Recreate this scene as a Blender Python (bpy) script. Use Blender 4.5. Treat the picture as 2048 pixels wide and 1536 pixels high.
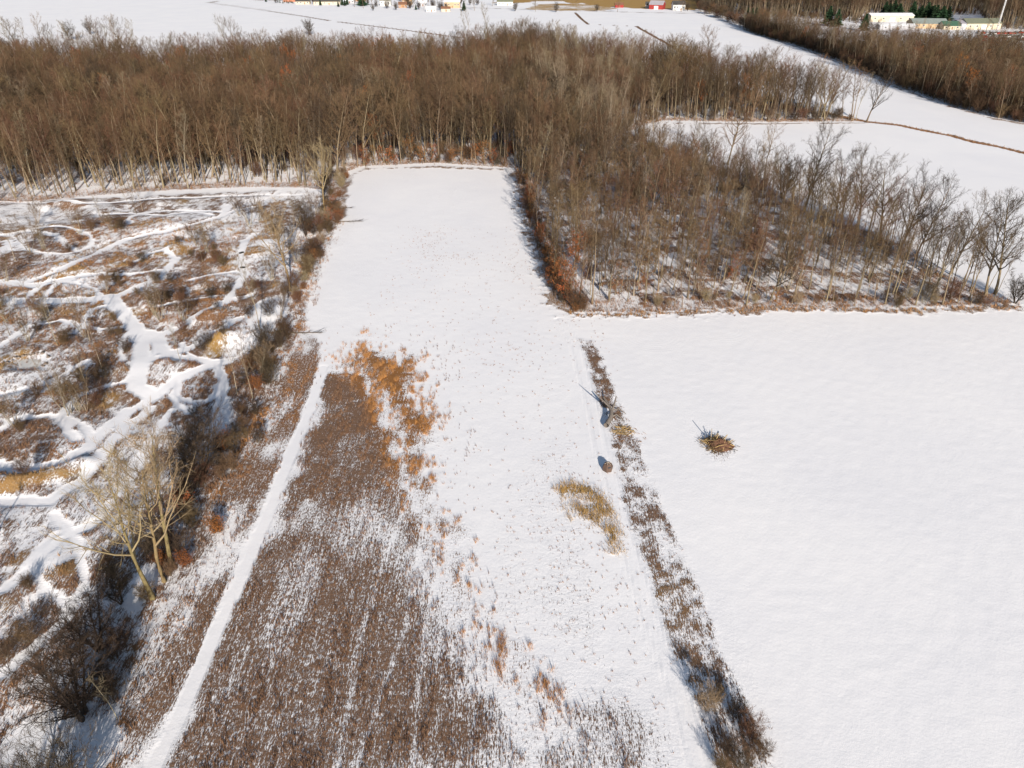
import bpy, math, random
import numpy as np
R = math.radians
S = bpy.context.scene
COL = S.collection
for o in list(bpy.data.objects): bpy.data.objects.remove(o)

# ------------------------------------------------------------------ camera, sky, sun, exposure
FPX, PITCH, CAMH = 1480.0, R(31.0), 65.0          # focal length in photo pixels, tilt below horizon, height
cam = bpy.data.objects.new("camera", bpy.data.cameras.new("camera")); COL.objects.link(cam)
cam.location = (0, 0, CAMH); cam.rotation_euler = (math.pi/2-PITCH, 0, 0)
cam.data.sensor_width = 36; cam.data.lens = 36*FPX/2048
cam.data.clip_start = 0.5; cam.data.clip_end = 9000
S.camera = cam
SUN_EL, SUN_AZ = R(22), R(166.5)                  # azimuth clockwise from +Y (behind the camera, a little right)
W = bpy.data.worlds.new("World"); S.world = W; W.use_nodes = True
nt = W.node_tree; bg = nt.nodes["Background"]
sky = nt.nodes.new("ShaderNodeTexSky"); sky.sky_type = 'NISHITA'; sky.sun_disc = False
sky.sun_elevation = SUN_EL; sky.sun_rotation = SUN_AZ; sky.air_density = 1.0; sky.dust_density = 0.6
nt.links.new(sky.outputs[0], bg.inputs[0]); bg.inputs[1].default_value = 0.078
sun = bpy.data.objects.new("sun", bpy.data.lights.new("sun", 'SUN')); COL.objects.link(sun)
sun.data.energy = 5.0; sun.data.angle = R(0.55); sun.data.color = (1.0, 0.92, 0.82)
sun.rotation_euler = (math.pi/2-SUN_EL, 0, math.pi-SUN_AZ)   # lamp looks down -Z; tilted then turned
S.view_settings.view_transform = 'Standard'; S.view_settings.look = 'None'
S.view_settings.gamma = 1; S.view_settings.exposure = 0.42
S.render.resolution_x = 1024; S.render.resolution_y = 768

# ------------------------------------------------------------------ helpers: ground geometry
CP, SP = math.cos(PITCH), math.sin(PITCH)
def G(px, py, z=0.0):
    """photo pixel (2048x1536) -> point on the level z"""
    u = (px-1024)/FPX; d = (py-768)/FPX
    t = (CAMH-z)/(SP+CP*d)
    return (u*t, (CP-SP*d)*t)
def GP(pts): return np.array([G(a, b) for a, b in pts])
def to_px(x, y, z=0.0):
    dz = CAMH-z
    f = y*CP+dz*SP; v = -y*SP+dz*CP
    return 1024+FPX*x/f, 768+FPX*v/f, f
rng = np.random.default_rng(7)
random.seed(7)
_perm = np.random.default_rng(3).random((256, 256))
def vnoise(x, y, s):
    x = np.asarray(x)/s; y = np.asarray(y)/s
    xi = np.floor(x).astype(np.int64); yi = np.floor(y).astype(np.int64)
    fx = x-xi; fy = y-yi; fx = fx*fx*(3-2*fx); fy = fy*fy*(3-2*fy)
    a = _perm[xi & 255, yi & 255]; b = _perm[(xi+1) & 255, yi & 255]
    c = _perm[xi & 255, (yi+1) & 255]; d = _perm[(xi+1) & 255, (yi+1) & 255]
    return (a*(1-fx)+b*fx)*(1-fy)+(c*(1-fx)+d*fx)*fy
def fbm(x, y, s, n=3):
    v = 0; a = 1; t = 0
    for i in range(n):
        v = v+a*vnoise(np.asarray(x)+i*37.7, np.asarray(y)+i*91.3, s/2**i); t += a; a *= .55
    return v/t
def sstep(a, b, x):
    t = np.clip((x-a)/(b-a), 0, 1); return t*t*(3-2*t)
def dline(x, y, P, closed=False):
    """distance to a polyline"""
    d = np.full(np.shape(x), 1e9)
    n = len(P)
    for i in range(n if closed else n-1):
        a = P[i]; b = P[(i+1) % n]; ab = b-a; L = ab@ab+1e-9
        t = np.clip(((x-a[0])*ab[0]+(y-a[1])*ab[1])/L, 0, 1)
        d = np.minimum(d, (x-a[0]-t*ab[0])**2+(y-a[1]-t*ab[1])**2)
    return np.sqrt(d)
def inside(x, y, P):
    c = np.zeros(np.shape(x), bool); n = len(P); j = n-1
    for i in range(n):
        xi, yi = P[i]; xj, yj = P[j]
        if yi != yj:
            m = ((yi > y) != (yj > y)) & (x < (xj-xi)*(y-yi)/(yj-yi)+xi)
            c ^= m
        j = i
    return c
def sd(x, y, P):
    """signed distance, positive inside"""
    out = np.full(np.shape(x), -60.0)
    lo = P.min(0)-25; hi = P.max(0)+25
    m = (x > lo[0]) & (x < hi[0]) & (y > lo[1]) & (y < hi[1])
    xx = x[m]; yy = y[m]
    if xx.size:
        d = dline(xx, yy, P, True); out[m] = np.where(inside(xx, yy, P), d, -d)
    return out
def dl(x, y, P, far=25):
    out = np.full(np.shape(x), 60.0)
    lo = P.min(0)-far; hi = P.max(0)+far
    m = (x > lo[0]) & (x < hi[0]) & (y > lo[1]) & (y < hi[1])
    if m.any(): out[m] = dline(x[m], y[m], P)
    return out

# ------------------------------------------------------------------ the map (corners read off the photo, laid on the level ground)
P_CLEAR = GP([(1160,652),(1190,630),(1140,628),(1112,600),(1085,540),(1062,470),(1045,400),(1030,343),(870,338),(740,340),(712,352),(695,400),(672,480),(648,545),(628,600),(612,650),(640,690),(760,690),(1000,670)])
P_BROWN = GP([(650,738),(700,730),(745,760),(768,830),(790,930),(815,1020),(860,1060),(890,1130),(905,1200),(950,1300),(1040,1390),(1120,1440),(1165,1536),(1175,1640),(300,1640),(318,1536),(352,1465),(392,1380),(432,1290),(475,1200),(505,1130),(538,1050),(575,960),(602,880),(632,800)])
P_THIN = GP([(900,1090),(945,1200),(1010,1300),(1070,1380),(1150,1420),(1290,1400),(1370,1480),(1390,1640),(850,1640),(850,1300)])
P_BAND = GP([(640,1030),(740,1080),(840,1140),(940,1230),(1010,1330),(1080,1450)])
P_ORANGE = GP([(655,718),(690,680),(730,672),(765,690),(800,722),(825,700),(858,712),(852,750),(838,790),(885,835),(882,880),(845,915),(858,960),(868,1010),(888,1050),(868,1060),(820,1030),(785,985),(782,920),(776,870),(768,820),(752,775),(700,745),(668,738)])
P_ORANGE2 = GP([(868,1030),(905,1045),(930,1100),(938,1180),(958,1260),(940,1255),(905,1180),(885,1090)])
P_ORANGE3 = GP([(1005,1285),(1035,1290),(1062,1350),(1110,1400),(1110,1420),(1060,1400),(1015,1370)])
P_GOLD = GP([(1118,975),(1150,966),(1182,972),(1212,1005),(1230,1045),(1238,1098),(1226,1100),(1212,1056),(1190,1050),(1160,1040),(1132,1022),(1128,1004),(1160,1012),(1185,1005),(1160,988),(1122,992)])
P_DITCH = GP([(1160,680),(1182,683),(1204,720),(1228,780),(1248,840),(1275,890),(1300,960),(1330,1030),(1362,1100),(1392,1170),(1420,1240),(1440,1310),(1475,1370),(1510,1450),(1545,1536),(1590,1640),(1450,1640),(1435,1536),(1405,1440),(1375,1350),(1335,1250),(1305,1150),(1275,1080),(1245,1000),(1240,930),(1225,880),(1200,800),(1178,730)])
P_SCRUB = GP([(-300,430),(0,408),(200,396),(420,386),(600,380),(690,398),(668,470),(640,540),(612,600),(600,655),(570,720),(545,800),(480,900),(430,990),(370,1080),(320,1200),(270,1320),(225,1440),(200,1536),(180,1640),(-700,1640),(-700,900)])
P_STRIP = GP([(612,640),(650,690),(640,740),(615,810),(580,885),(550,960),(515,1050),(480,1130),(450,1200),(410,1290),(370,1380),(328,1470),(295,1536),(255,1640),(170,1640),(225,1440),(270,1320),(320,1200),(370,1080),(430,990),(480,900),(545,800),(570,720)])
L_WHEEL = GP([(1120,640),(1150,690),(1168,760),(1188,830),(1200,900),(1222,960),(1240,1040),(1262,1120),(1292,1220),(1330,1320),(1365,1420),(1395,1536),(1420,1640)])
L_PATH = GP([(646,735),(640,760),(616,830),(588,890),(563,960),(527,1050),(492,1130),(462,1200),(421,1290),(381,1380),(341,1470),(307,1536),(262,1640)])
WOOD_MAIN = GP([(-500,440),(-200,420),(0,408),(100,400),(200,390),(300,383),(420,377),(520,374),(610,376),(650,380),(690,345),(720,333),(870,326),(1032,336),(1050,400),(1068,470),(1092,545),(1120,605),(1150,623),(1300,624),(1500,614),(1700,616),(1900,612),(2035,606),(1990,592),(1900,555),(1866,529),(1811,492),(1738,463),(1665,441),(1607,419),(1556,386),(1480,355),(1400,324),(1330,298),(1275,276),(1262,262),(1290,248),(1330,241),(1500,244),(1735,243),(1640,225),(1560,203),(1480,184),(1400,164),(1300,146),(1200,131),(1100,118),(980,112),(900,133),(800,136),(700,134),(600,134),(480,146),(330,160),(260,150),(120,150),(0,140),(-200,140),(-600,150)])
WOOD_FAR = GP([(2300,290),(2048,247),(1990,236),(1900,211),(1800,176),(1700,132),(1600,94),(1520,72),(1480,58),(1560,64),(1640,90),(1700,104),(1760,112),(1960,118),(2048,128),(2300,140)])
WOOD_BACK = GP([(1400,20),(1500,34),(1600,36),(1700,44),(1730,50),(1740,30),(1960,30),(1975,58),(2300,66),(2500,-30),(1700,-40),(1300,-40),(1385,0)])
P_YARD = GP([(1730,30),(1960,30),(1975,58),(2300,66),(2300,135),(1990,118),(1960,112),(1850,108),(1760,104),(1735,60)])
P_CORN = GP([(960,-45),(1350,-45),(1450,2),(1400,20),(1330,19),(1235,15),(1165,8),(1120,2),(1060,5),(1000,9)])
P_TAN = GP([(1050,18),(1080,9),(1160,6),(1235,16),(1215,22),(1100,22)])
L_ROAD = GP([(-300,-6),(560,0),(700,8),(960,16),(1130,21),(1290,25),(1395,27)])
DITCHLINES = [(GP([(395,1),(440,8),(520,19),(600,31),(660,41)]), 1.6), (GP([(674,43),(740,51),(820,61),(900,72),(965,80)]), 1.6),
    (GP([(1150,25),(1162,37),(1176,48)]), 1.3), (GP([(1176,48),(1225,50),(1272,52)]), .5), (GP([(1272,52),(1300,68),(1340,90),(1380,114),(1420,140)]), 1.5),
    (GP([(1640,222),(1700,236),(1735,243),(1800,250),(1850,261),(1900,270),(1950,284),(2000,293),(2060,308),(2200,335)]), 1.5)]
EDGEGRASS = [(GP([(1140,628),(1170,631),(1300,627),(1450,622),(1560,616),(1700,622),(1800,622),(1900,618),(2040,614)]), 1.3),
    (GP([(700,350),(730,338),(870,334),(1000,339),(1032,340)]), 1.0), (GP([(1310,246),(1500,248),(1600,247),(1735,246)]), 1.0),
    (GP([(1395,25),(1450,42),(1520,72),(1600,96),(1700,134),(1800,178),(1900,213),(1990,238),(2060,250)]), 1.2),
    (GP([(1033,342),(1048,400),(1066,470),(1090,545),(1118,606),(1140,626)]), 1.8)]
TRACKS = [([(-200,930),(0,932),(60,937),(120,925),(171,895),(222,843),(273,811),(318,784),(359,755),(410,732),(450,722)], 1.6),
    ([(-200,1010),(0,1003),(100,1001),(165,955),(212,895),(250,850),(300,812)], 1.4),
    ([(-100,604),(0,601),(120,600),(171,598),(219,592),(239,619),(270,653),(280,688),(287,722),(273,756),(275,775),(297,785)], 2.3),
    ([(282,665),(295,662),(314,666),(318,688),(331,708),(376,698),(427,668),(478,638)], 1.5),
    ([(320,668),(340,660),(359,650),(393,633),(455,602),(500,590)], 1.3), ([(285,728),(331,711),(376,716),(415,724)], 1.3),
    ([(437,735),(446,756),(443,800),(430,860)], 1.3), ([(342,790),(359,811),(382,823)], 1.0), ([(236,590),(273,575),(308,558),(330,540),(352,515)], 1.5),
    ([(60,560),(120,544),(171,517),(205,496),(246,479),(301,469),(342,462),(400,445),(444,431),(465,404)], 1.3),
    ([(512,467),(488,484),(480,517),(489,546)], 1.1), ([(-100,400),(160,410),(300,398),(430,393),(610,388)], 1.0), ([(250,815),(235,850),(250,830)], 1.0),
    ([(0,1350),(60,1300),(130,1230),(170,1160),(150,1080),(110,1030)], .9), ([(-60,520),(10,505),(14,480)], 1.2), ([(0,560),(70,570),(140,560)], 1.6)]
TRACKS += [([(0,690),(60,650),(120,640),(200,655),(255,650)], .5), ([(150,880),(120,830),(150,790),(210,770),(262,760)], .5), ([(380,560),(420,548),(470,540),(489,546)], .45),
    ([(0,470),(60,462),(110,470),(150,500)], .6), ([(200,430),(260,424),(330,430),(400,420),(450,425)], .7), ([(90,590),(120,560),(200,545),(260,548),(320,538)], .6), ([(350,515),(330,500),(300,505),(270,520)], .5),
    ([(490,546),(470,575),(455,602)], .7), ([(0,1180),(70,1130),(120,1080),(200,1040),(260,960),(300,880),(342,820)], .6), ([(0,790),(80,770),(140,740),(170,720)], .4), ([(320,612),(370,600),(430,590)], .5), ([(560,380),(520,410),(470,420),(444,431)], .7)]
def ring(px, py, rx, ry, w, a0=0, a1=360): return ([(px+rx*math.cos(R(a)), py+ry*math.sin(R(a))) for a in range(a0, a1+1, 24)], w)
TRACKS += [ring(275, 700, 34, 42, .5, 150, 400), ring(430, 690, 66, 30, .5, 20, 200), ring(395, 775, 44, 30, .55, 0, 260), ring(130, 590, 70, 26, .5, 180, 400), ring(90, 880, 95, 50, .55, 200, 380), ring(345, 440, 90, 20, .5, 160, 350), ring(110, 480, 75, 26, .5), ring(215, 650, 50, 40, .45, 180, 330), ring(150, 1130, 80, 70, .5, 90, 280)]
TRACKS = [(GP(p), w*(.66 if w > .8 else 1)) for p, w in TRACKS]
def blob(px, py, rx, ry, ang=0):
    x, y = G(px, py); x2, _ = G(px+rx, py); _, y1 = G(px, py-ry); _, y2 = G(px, py+ry)
    return (x, y, abs(x2-x), abs(y1-y2)/2, R(ang))
# patches of bare brown scrub: px, py, rx, ry, (orange, gold), tilt
PATCH = [(133,412,48,10,.9,0,0),(147,438,25,7,.3,0,0),(239,445,40,14,.6,0,10),(294,448,40,8,.4,.3,0),(273,484,34,9,.8,.1,0),(240,512,30,11,.7,.2,0),(352,496,34,14,.5,.5,0),(430,500,36,26,.6,0,0),(284,534,28,16,.3,0,30),(540,420,45,22,.9,.1,20),(444,566,34,16,.3,0,0),(424,631,42,14,.8,0,18),(445,683,36,12,.2,.9,28),(393,775,26,20,.6,0,0),(335,738,30,16,.4,0,0),(362,674,32,18,.3,0,20),(301,690,12,28,.7,0,0),(265,790,16,9,.5,0,0),(50,960,110,11,.3,.5,14),(30,470,22,16,.4,.2,0),(12,600,20,10,.7,0,0),(100,680,26,14,.9,.1,0),(110,660,20,20,.8,0,0),(20,720,26,20,.3,.6,0),(330,810,30,18,.4,0,0),(250,890,14,9,.2,.8,0),(140,1065,50,12,.4,.3,0),(60,1150,70,40,.3,.3,0),(30,830,60,20,.2,0,0),(60,870,60,22,.2,0,0),(200,700,24,40,.1,0,0),(330,590,50,22,.1,0,0),(230,550,40,10,.1,0,0),(180,1065,30,10,.8,0,0),(0,1280,40,60,.4,.1,0),(520,470,30,14,.4,.3,0),(515,500,30,10,.5,.4,0),(90,1220,50,50,.3,0,0)]
PATCH = [(blob(a, b, c, d, h), o, g) for a, b, c, d, o, g, h in PATCH]
CLEARS = [blob(*c) for c in [(165,1495,90,50),(285,1165,30,45),(535,628,38,36),(445,842,22,45),(400,905,22,25),(60,1480,60,60),(215,1290,20,25),(165,1370,25,22),(110,1110,50,40),(580,560,14,20)]]
HEDGE = GP([(690,350),(668,400),(650,450),(622,510),(604,560),(585,610),(565,670),(540,730),(522,790),(490,850),(450,910),(420,960),(388,1040),(355,1120),(318,1190),(275,1260),(232,1330),(200,1400),(172,1470),(150,1536),(120,1640)])

def fields(x, y):
    """cover of dead plants (0-1), rust share, straw share, packed-snow share at any ground point"""
    x = np.asarray(x, float); y = np.asarray(y, float)
    wx = x+(vnoise(x, y, 3.0)-.5)*2.6+(vnoise(x+50, y, 9.0)-.5)*4; wy = y+(vnoise(x, y+70, 3.0)-.5)*4+(vnoise(x, y+150, 10.0)-.5)*6
    D = np.zeros(x.shape); O = np.zeros(x.shape); T = np.zeros(x.shape); K = np.zeros(x.shape)
    near = y < 260
    hf = vnoise(x+3, y*.8, .9)-.5; n3 = fbm(x, y, 4.0)+hf*.12; n12 = fbm(x+200, y, 16.0)
    # old field, sparse specks
    D = np.where(near & (x < 40) & (x > -60), .06+.14*sstep(.48, .75, fbm(x+9, y*0.6, 12.0)), 0.0)*sstep(-1, 1, 9.5+(y-60)*-.02-x+0*y+sstep(60, 130, y)*3)
    D += np.where(near & (x < 25) & (y < 70), .08, 0)*sstep(72, 48, y)
    # scrub land
    s = sstep(-1.0, 1.0, sd(x, y, P_SCRUB)+(n3-.5)*3)
    scr = .40+.26*sstep(.38, .64, .6*fbm(x, y*.5, 9.0)+.4*n3)+.30*hf-.22*sstep(.55, .75, fbm(x+300, y*.5+80, 12.0))
    D = np.maximum(D, s*scr); O = np.where(s > .3, sstep(.50, .68, fbm(x+77, y+33, 12.0))*.4, O); T = np.where(s > .3, sstep(.62, .75, fbm(x-77, y+133, 9.0))*.5, T)
    for (bx, by, rx, ry, an), o, g in PATCH:
        m = (np.abs(x-bx) < rx*2.2+3) & (np.abs(y-by) < max(rx, ry)*2.2+3)
        if not m.any(): continue
        ca, sa = math.cos(an), math.sin(an); dx = wx[m]-bx; dy = wy[m]-by
        q = ((dx*ca+dy*sa)/rx)**2+((-dx*sa+dy*ca)/ry)**2
        w = sstep(1.5, .6, q)
        D[m] = np.maximum(D[m], w*(.52+.45*(n3[m]-.3)+.3*hf[m])); O[m] = O[m]*(1-w)+o*.42*w; T[m] = T[m]*(1-w)+g*w
    # strip between hedge and path
    s = sstep(-.6, .8, sd(x, y, P_STRIP)+(n3-.5)*2)
    D = np.maximum(D, s*(.28+.38*sstep(.35, .65, fbm(x*.8, y*.35, 5.0)))); O = np.where(s > .4, .12+.3*sstep(62, 110, y), O)
    # hedge floor
    hd = dl(x, y, HEDGE)+(n3-.5)*3
    w = sstep(4.6, 2.4, hd); D = np.maximum(D, w*(.36+.6*(n12-.3)+.35*hf)); O = O*(1-w)+w*sstep(.45, .7, fbm(x+7, y+333, 8.0))*.6
    # brown weed field
    s = sd(wx, wy, P_BROWN); b = sstep(-3.5, 1.5, s)
    holes = sstep(.50, .66, fbm(x*1.2+31, y*.4, 11.0))
    ed = np.maximum(sstep(2, 9, s), sstep(-8, -13, x-(95-y)*-.08)*sstep(.3, 1.5, s))
    br = b*(.47+.18*ed-.13*holes*sstep(95, 70, y)+.10*(n3-.5)-.12*sstep(60, 45, y)*sstep(-8, 4, x))
    for sx, f in ((-15.5, .018), (-12.2, .03), (-8.6, .012)):             # faint deer trails
        br -= .12*b*sstep(.5, .15, np.abs(x-sx-f*(y-60)*3-.7*np.sin(y*.13+sx)))*sstep(92, 80, y)
    br = np.maximum(br, sstep(-2.5, 2.5, sd(wx, wy, P_THIN))*(.36+.42*(n12-.42)+.3*(n3-.5)))
    bd = dl(x, y, P_BAND); br -= .13*b*sstep(5.0, 1.5, bd+(n3-.5)*5); br += .12*b*sstep(78, 88, y)*sstep(.35, .6, n3+.1)
    D = np.maximum(D, br); O = np.where(b > .3, .05, O)
    s = np.maximum(sd(wx, wy, P_ORANGE), np.maximum(sd(wx, wy, P_ORANGE2)-.3, sd(wx, wy, P_ORANGE3)-.2)); b = sstep(-3.4, 2.2, s)
    D = np.maximum(D, b*(.36+.30*sstep(0, 4, s)+.6*(n3-.5)+.2*hf)); O = np.maximum(O*(1-b), sstep(-3.6, -1.0, s)*(.75+.3*n3)); T = T*(1-b)+.1*b*n12
    s = sd(x+(n3-.5)*1.2, y+hf, P_GOLD); b = sstep(-1.4, .8, s)
    D = np.maximum(D, b*(.50+.9*(n3-.45)+.3*hf)); T = np.where(b > .15, 1.0, T); O = np.where(b > .15, .05, O)
    # weedy strip between the fields
    s = sd(x+(n3-.5)*.9, y, P_DITCH); b = sstep(-1.0, .4, s)
    D = np.maximum(D, b*(.50+.10*sstep(80, 110, y)+.5*(fbm(x*1.3, y, 2.5)-.5)+.45*hf+.02*sstep(62, 48, y)))
    for qx, qy, qr in (G(1438, 905)+(3.4,), G(1248, 880)+(2.6,)):
        q = np.hypot(x-qx, (y-qy)*.8); D = np.maximum(D, sstep(qr, .6, q)*.42); T = np.where(b > .3, .35*sstep(.4, .7, n12), T)
    # wood floor
    s = np.maximum(sd(x, y, WOOD_MAIN), np.maximum(sd(x, y, WOOD_FAR), sd(x, y, WOOD_BACK)))
    b = sstep(-1.5, 1.0, s); D = np.maximum(D, b*(.20+.14*((x > 0) & (y < 230))+.30*sstep(.40, .66, n3)+.2*hf)); O = np.where(b > .3, .15+.35*n12, O)
    e = sstep(6, 2, np.abs(s-2.5)); D = np.maximum(D, e*b*(.46+.3*(n3-.4)+.2*hf)); 
    for P, w_ in EDGEGRASS:
        q = dl(x, y, P); b = sstep(w_*2.0, w_*.2, q+(n3-.5)*w_*3.0+hf*w_*1.5); D = np.maximum(D, b*.62); O = np.where(b > .4, .15+.4*n12, O); T = np.where(b > .4, .35*(1-n12), T)
    for P, w_ in DITCHLINES:
        q = dl(x, y, P); b = sstep(w_*1.5, w_*.7, q+(n3-.5)*w_*.9); D = np.maximum(D, b*1.0); O = np.where(b > .3, .25, O)
    b = sstep(-3, 1, sd(x, y, P_YARD)); D = np.maximum(D, b*.30*sstep(.4, .6, n12))
    for P, v in ((P_CORN, 1.1), (P_TAN, .75)):
        b = sstep(-4, 4, sd(x, y, P)+(n12-.5)*30); D = np.maximum(D, b*v*(1 if v > 1 else .7+.8*(n12-.4))); T = np.where(b > .3, 1.0, T); O = np.where(b > .3, .5 if v > 1 else .0, O)
    b = sstep(5.0, 3.0, dl(x, y, L_ROAD, 40)); D = np.maximum(D, b*.55); O = np.where(b > .3, 0, O)
    for bx, by, rx, ry, an in CLEARS:
        q = ((x-bx)/rx)**2+((y-by)/ry)**2; D *= 1-.8*sstep(1.4, .6, q+(n3-.5)*1.2)
    # tracks packed into the snow
    for P, w_ in TRACKS:
        q = dl(x, y, P)+(n3-.5)*.7+hf*.4; b = sstep(w_+.45, w_-.3, q); D *= 1-b*.97; K = np.maximum(K, b)
    q = dl(x, y, L_PATH)+(n3-.5)*.25+hf*.2; b = sstep(1.0, .7, q); D *= 1-b*.95; K = np.maximum(K, b*.6)
    q = np.abs(dl(x, y, L_WHEEL)-.85)+hf*.2; K = np.maximum(K, .9*sstep(.45, .1, q))
    return np.clip(D, 0, 1), np.clip(O, 0, 1), np.clip(T, 0, 1), K

P_POND = GP([(22,725),(35,713),(60,709),(88,712),(92,722),(80,733),(52,740),(28,737)])
BERM = GP([(-60,972),(20,968),(70,960),(120,945),(165,925)])
def height(x, y):
    x = np.asarray(x, float); y = np.asarray(y, float)
    s = sstep(-3, 6, sd(x, y, P_SCRUB))
    z = s*(fbm(x+11, y*.9, 13.0)-.5)*2.6*sstep(260, 180, y)
    k = np.zeros(x.shape)
    for P, w_ in TRACKS: k = np.maximum(k, sstep(w_+2.0, w_-.4, dl(x, y, P)))
    z = z*(1-.55*k)-.12*k*s
    z += 1.1*np.exp(-(dl(x, y, BERM)/1.6)**2)*s
    for (bx, by, rx, ry, an), h in ((blob(445,680,36,11,28), 1.6), (blob(133,409,46,7,0), 1.5), (blob(424,629,38,11,18), 1.1), (blob(352,494,30,12,0), 1.0)):
        ca, sa = math.cos(an), math.sin(an); dx = x-bx; dy = y-by
        z += h*np.exp(-(((dx*ca+dy*sa)/rx)**2+((-dx*sa+dy*ca)/(ry*1.2))**2)*1.3)
    w = sstep(-2, 1.5, sd(x, y, P_POND)); z = z*(1-w)-.5*w
    z -= .35*sstep(.2, 2.2, sd(x, y, P_DITCH))*sstep(60, 50, y)
    for P, w_ in DITCHLINES: z -= .5*sstep(w_*1.4, 0, dl(x, y, P))
    m = near = (y < 270)
    z = z+np.where(m, .025*(vnoise(x, y, 1.1)-.5)+.10*(vnoise(x, y, 26.0)-.5), 0)
    hd = dl(x, y, HEDGE); z -= .35*sstep(3.0, 0, hd)
    return z
def hz(x, y): return float(height(np.array([x]), np.array([y]))[0])

# ------------------------------------------------------------------ materials
def mat(name, col, rough=.9, var=0.0, noise=None):
    m = bpy.data.materials.new(name); m.use_nodes = True; n = m.node_tree.nodes; l = m.node_tree.links
    b = n["Principled BSDF"]; b.inputs['Roughness'].default_value = rough
    b.inputs['Specular IOR Level'].default_value = .25
    b.inputs['Base Color'].default_value = (*col, 1)
    if var or noise:
        hs = n.new("ShaderNodeHueSaturation"); hs.inputs['Color'].default_value = (*col, 1)
        if var:
            oi = n.new("ShaderNodeObjectInfo"); mr = n.new("ShaderNodeMapRange")
            mr.inputs['To Min'].default_value = 1-var; mr.inputs['To Max'].default_value = 1+var
            l.new(oi.outputs['Random'], mr.inputs['Value']); l.new(mr.outputs[0], hs.inputs['Value'])
            ad = n.new("ShaderNodeMath"); ad.operation = 'MULTIPLY'; ad.inputs[1].default_value = 7.31
            fr = n.new("ShaderNodeMath"); fr.operation = 'FRACT'; l.new(oi.outputs['Random'], ad.inputs[0]); l.new(ad.outputs[0], fr.inputs[0])
            m2 = n.new("ShaderNodeMapRange"); m2.inputs['To Min'].default_value = .488; m2.inputs['To Max'].default_value = .515
            l.new(fr.outputs[0], m2.inputs['Value']); l.new(m2.outputs[0], hs.inputs['Hue'])
        if noise:
            tc = n.new("ShaderNodeTexCoord"); nz = n.new("ShaderNodeTexNoise"); nz.inputs['Scale'].default_value = noise; nz.inputs['Detail'].default_value = 4
            l.new(tc.outputs['Object'], nz.inputs['Vector'])
            cr = n.new("ShaderNodeMix"); cr.data_type = 'RGBA'; cr.blend_type = 'MIX'
            cr.inputs[6].default_value = (col[0]*.6, col[1]*.6, col[2]*.6, 1); cr.inputs[7].default_value = (min(1, col[0]*1.35), min(1, col[1]*1.35), min(1, col[2]*1.35), 1)
            l.new(nz.outputs[0], cr.inputs[0]); l.new(cr.outputs[2], hs.inputs['Color'])
        l.new(hs.outputs[0], b.inputs['Base Color'])
    return m
M_BARK = mat("bark_brown", (.19, .145, .095), var=.3, noise=3)
M_BARKD = mat("bark_dark", (.055, .042, .032), var=.2)
M_BARKY = mat("bark_yellow", (.21, .155, .075), var=.1, noise=2)
M_BARKP = mat("bark_pale", (.30, .25, .18), var=.15, noise=2)
M_TWIG = mat("twigs_brown", (.118, .075, .041), var=.38)
M_TWIGD = mat("twigs_dark", (.062, .043, .028), var=.3)
M_TWIGR = mat("twigs_reddish", (.120, .062, .036), var=.3)
M_TWIGP = mat("twigs_pale", (.19, .145, .095), var=.2)
M_TWIGY = mat("twigs_yellow", (.27, .20, .12), var=.12)
M_RUST = mat("rust_leaves", (.33, .10, .025), var=.25)
M_BROWNLEAF = mat("brown_leaves", (.24, .105, .035), var=.25)
M_NEEDLE = mat("needles_green", (.022, .048, .020), var=.3)
M_LOG = mat("weathered_log", (.36, .31, .26), noise=4)
M_STRAW = mat("straw_stick", (.42, .29, .13), noise=4)

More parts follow.
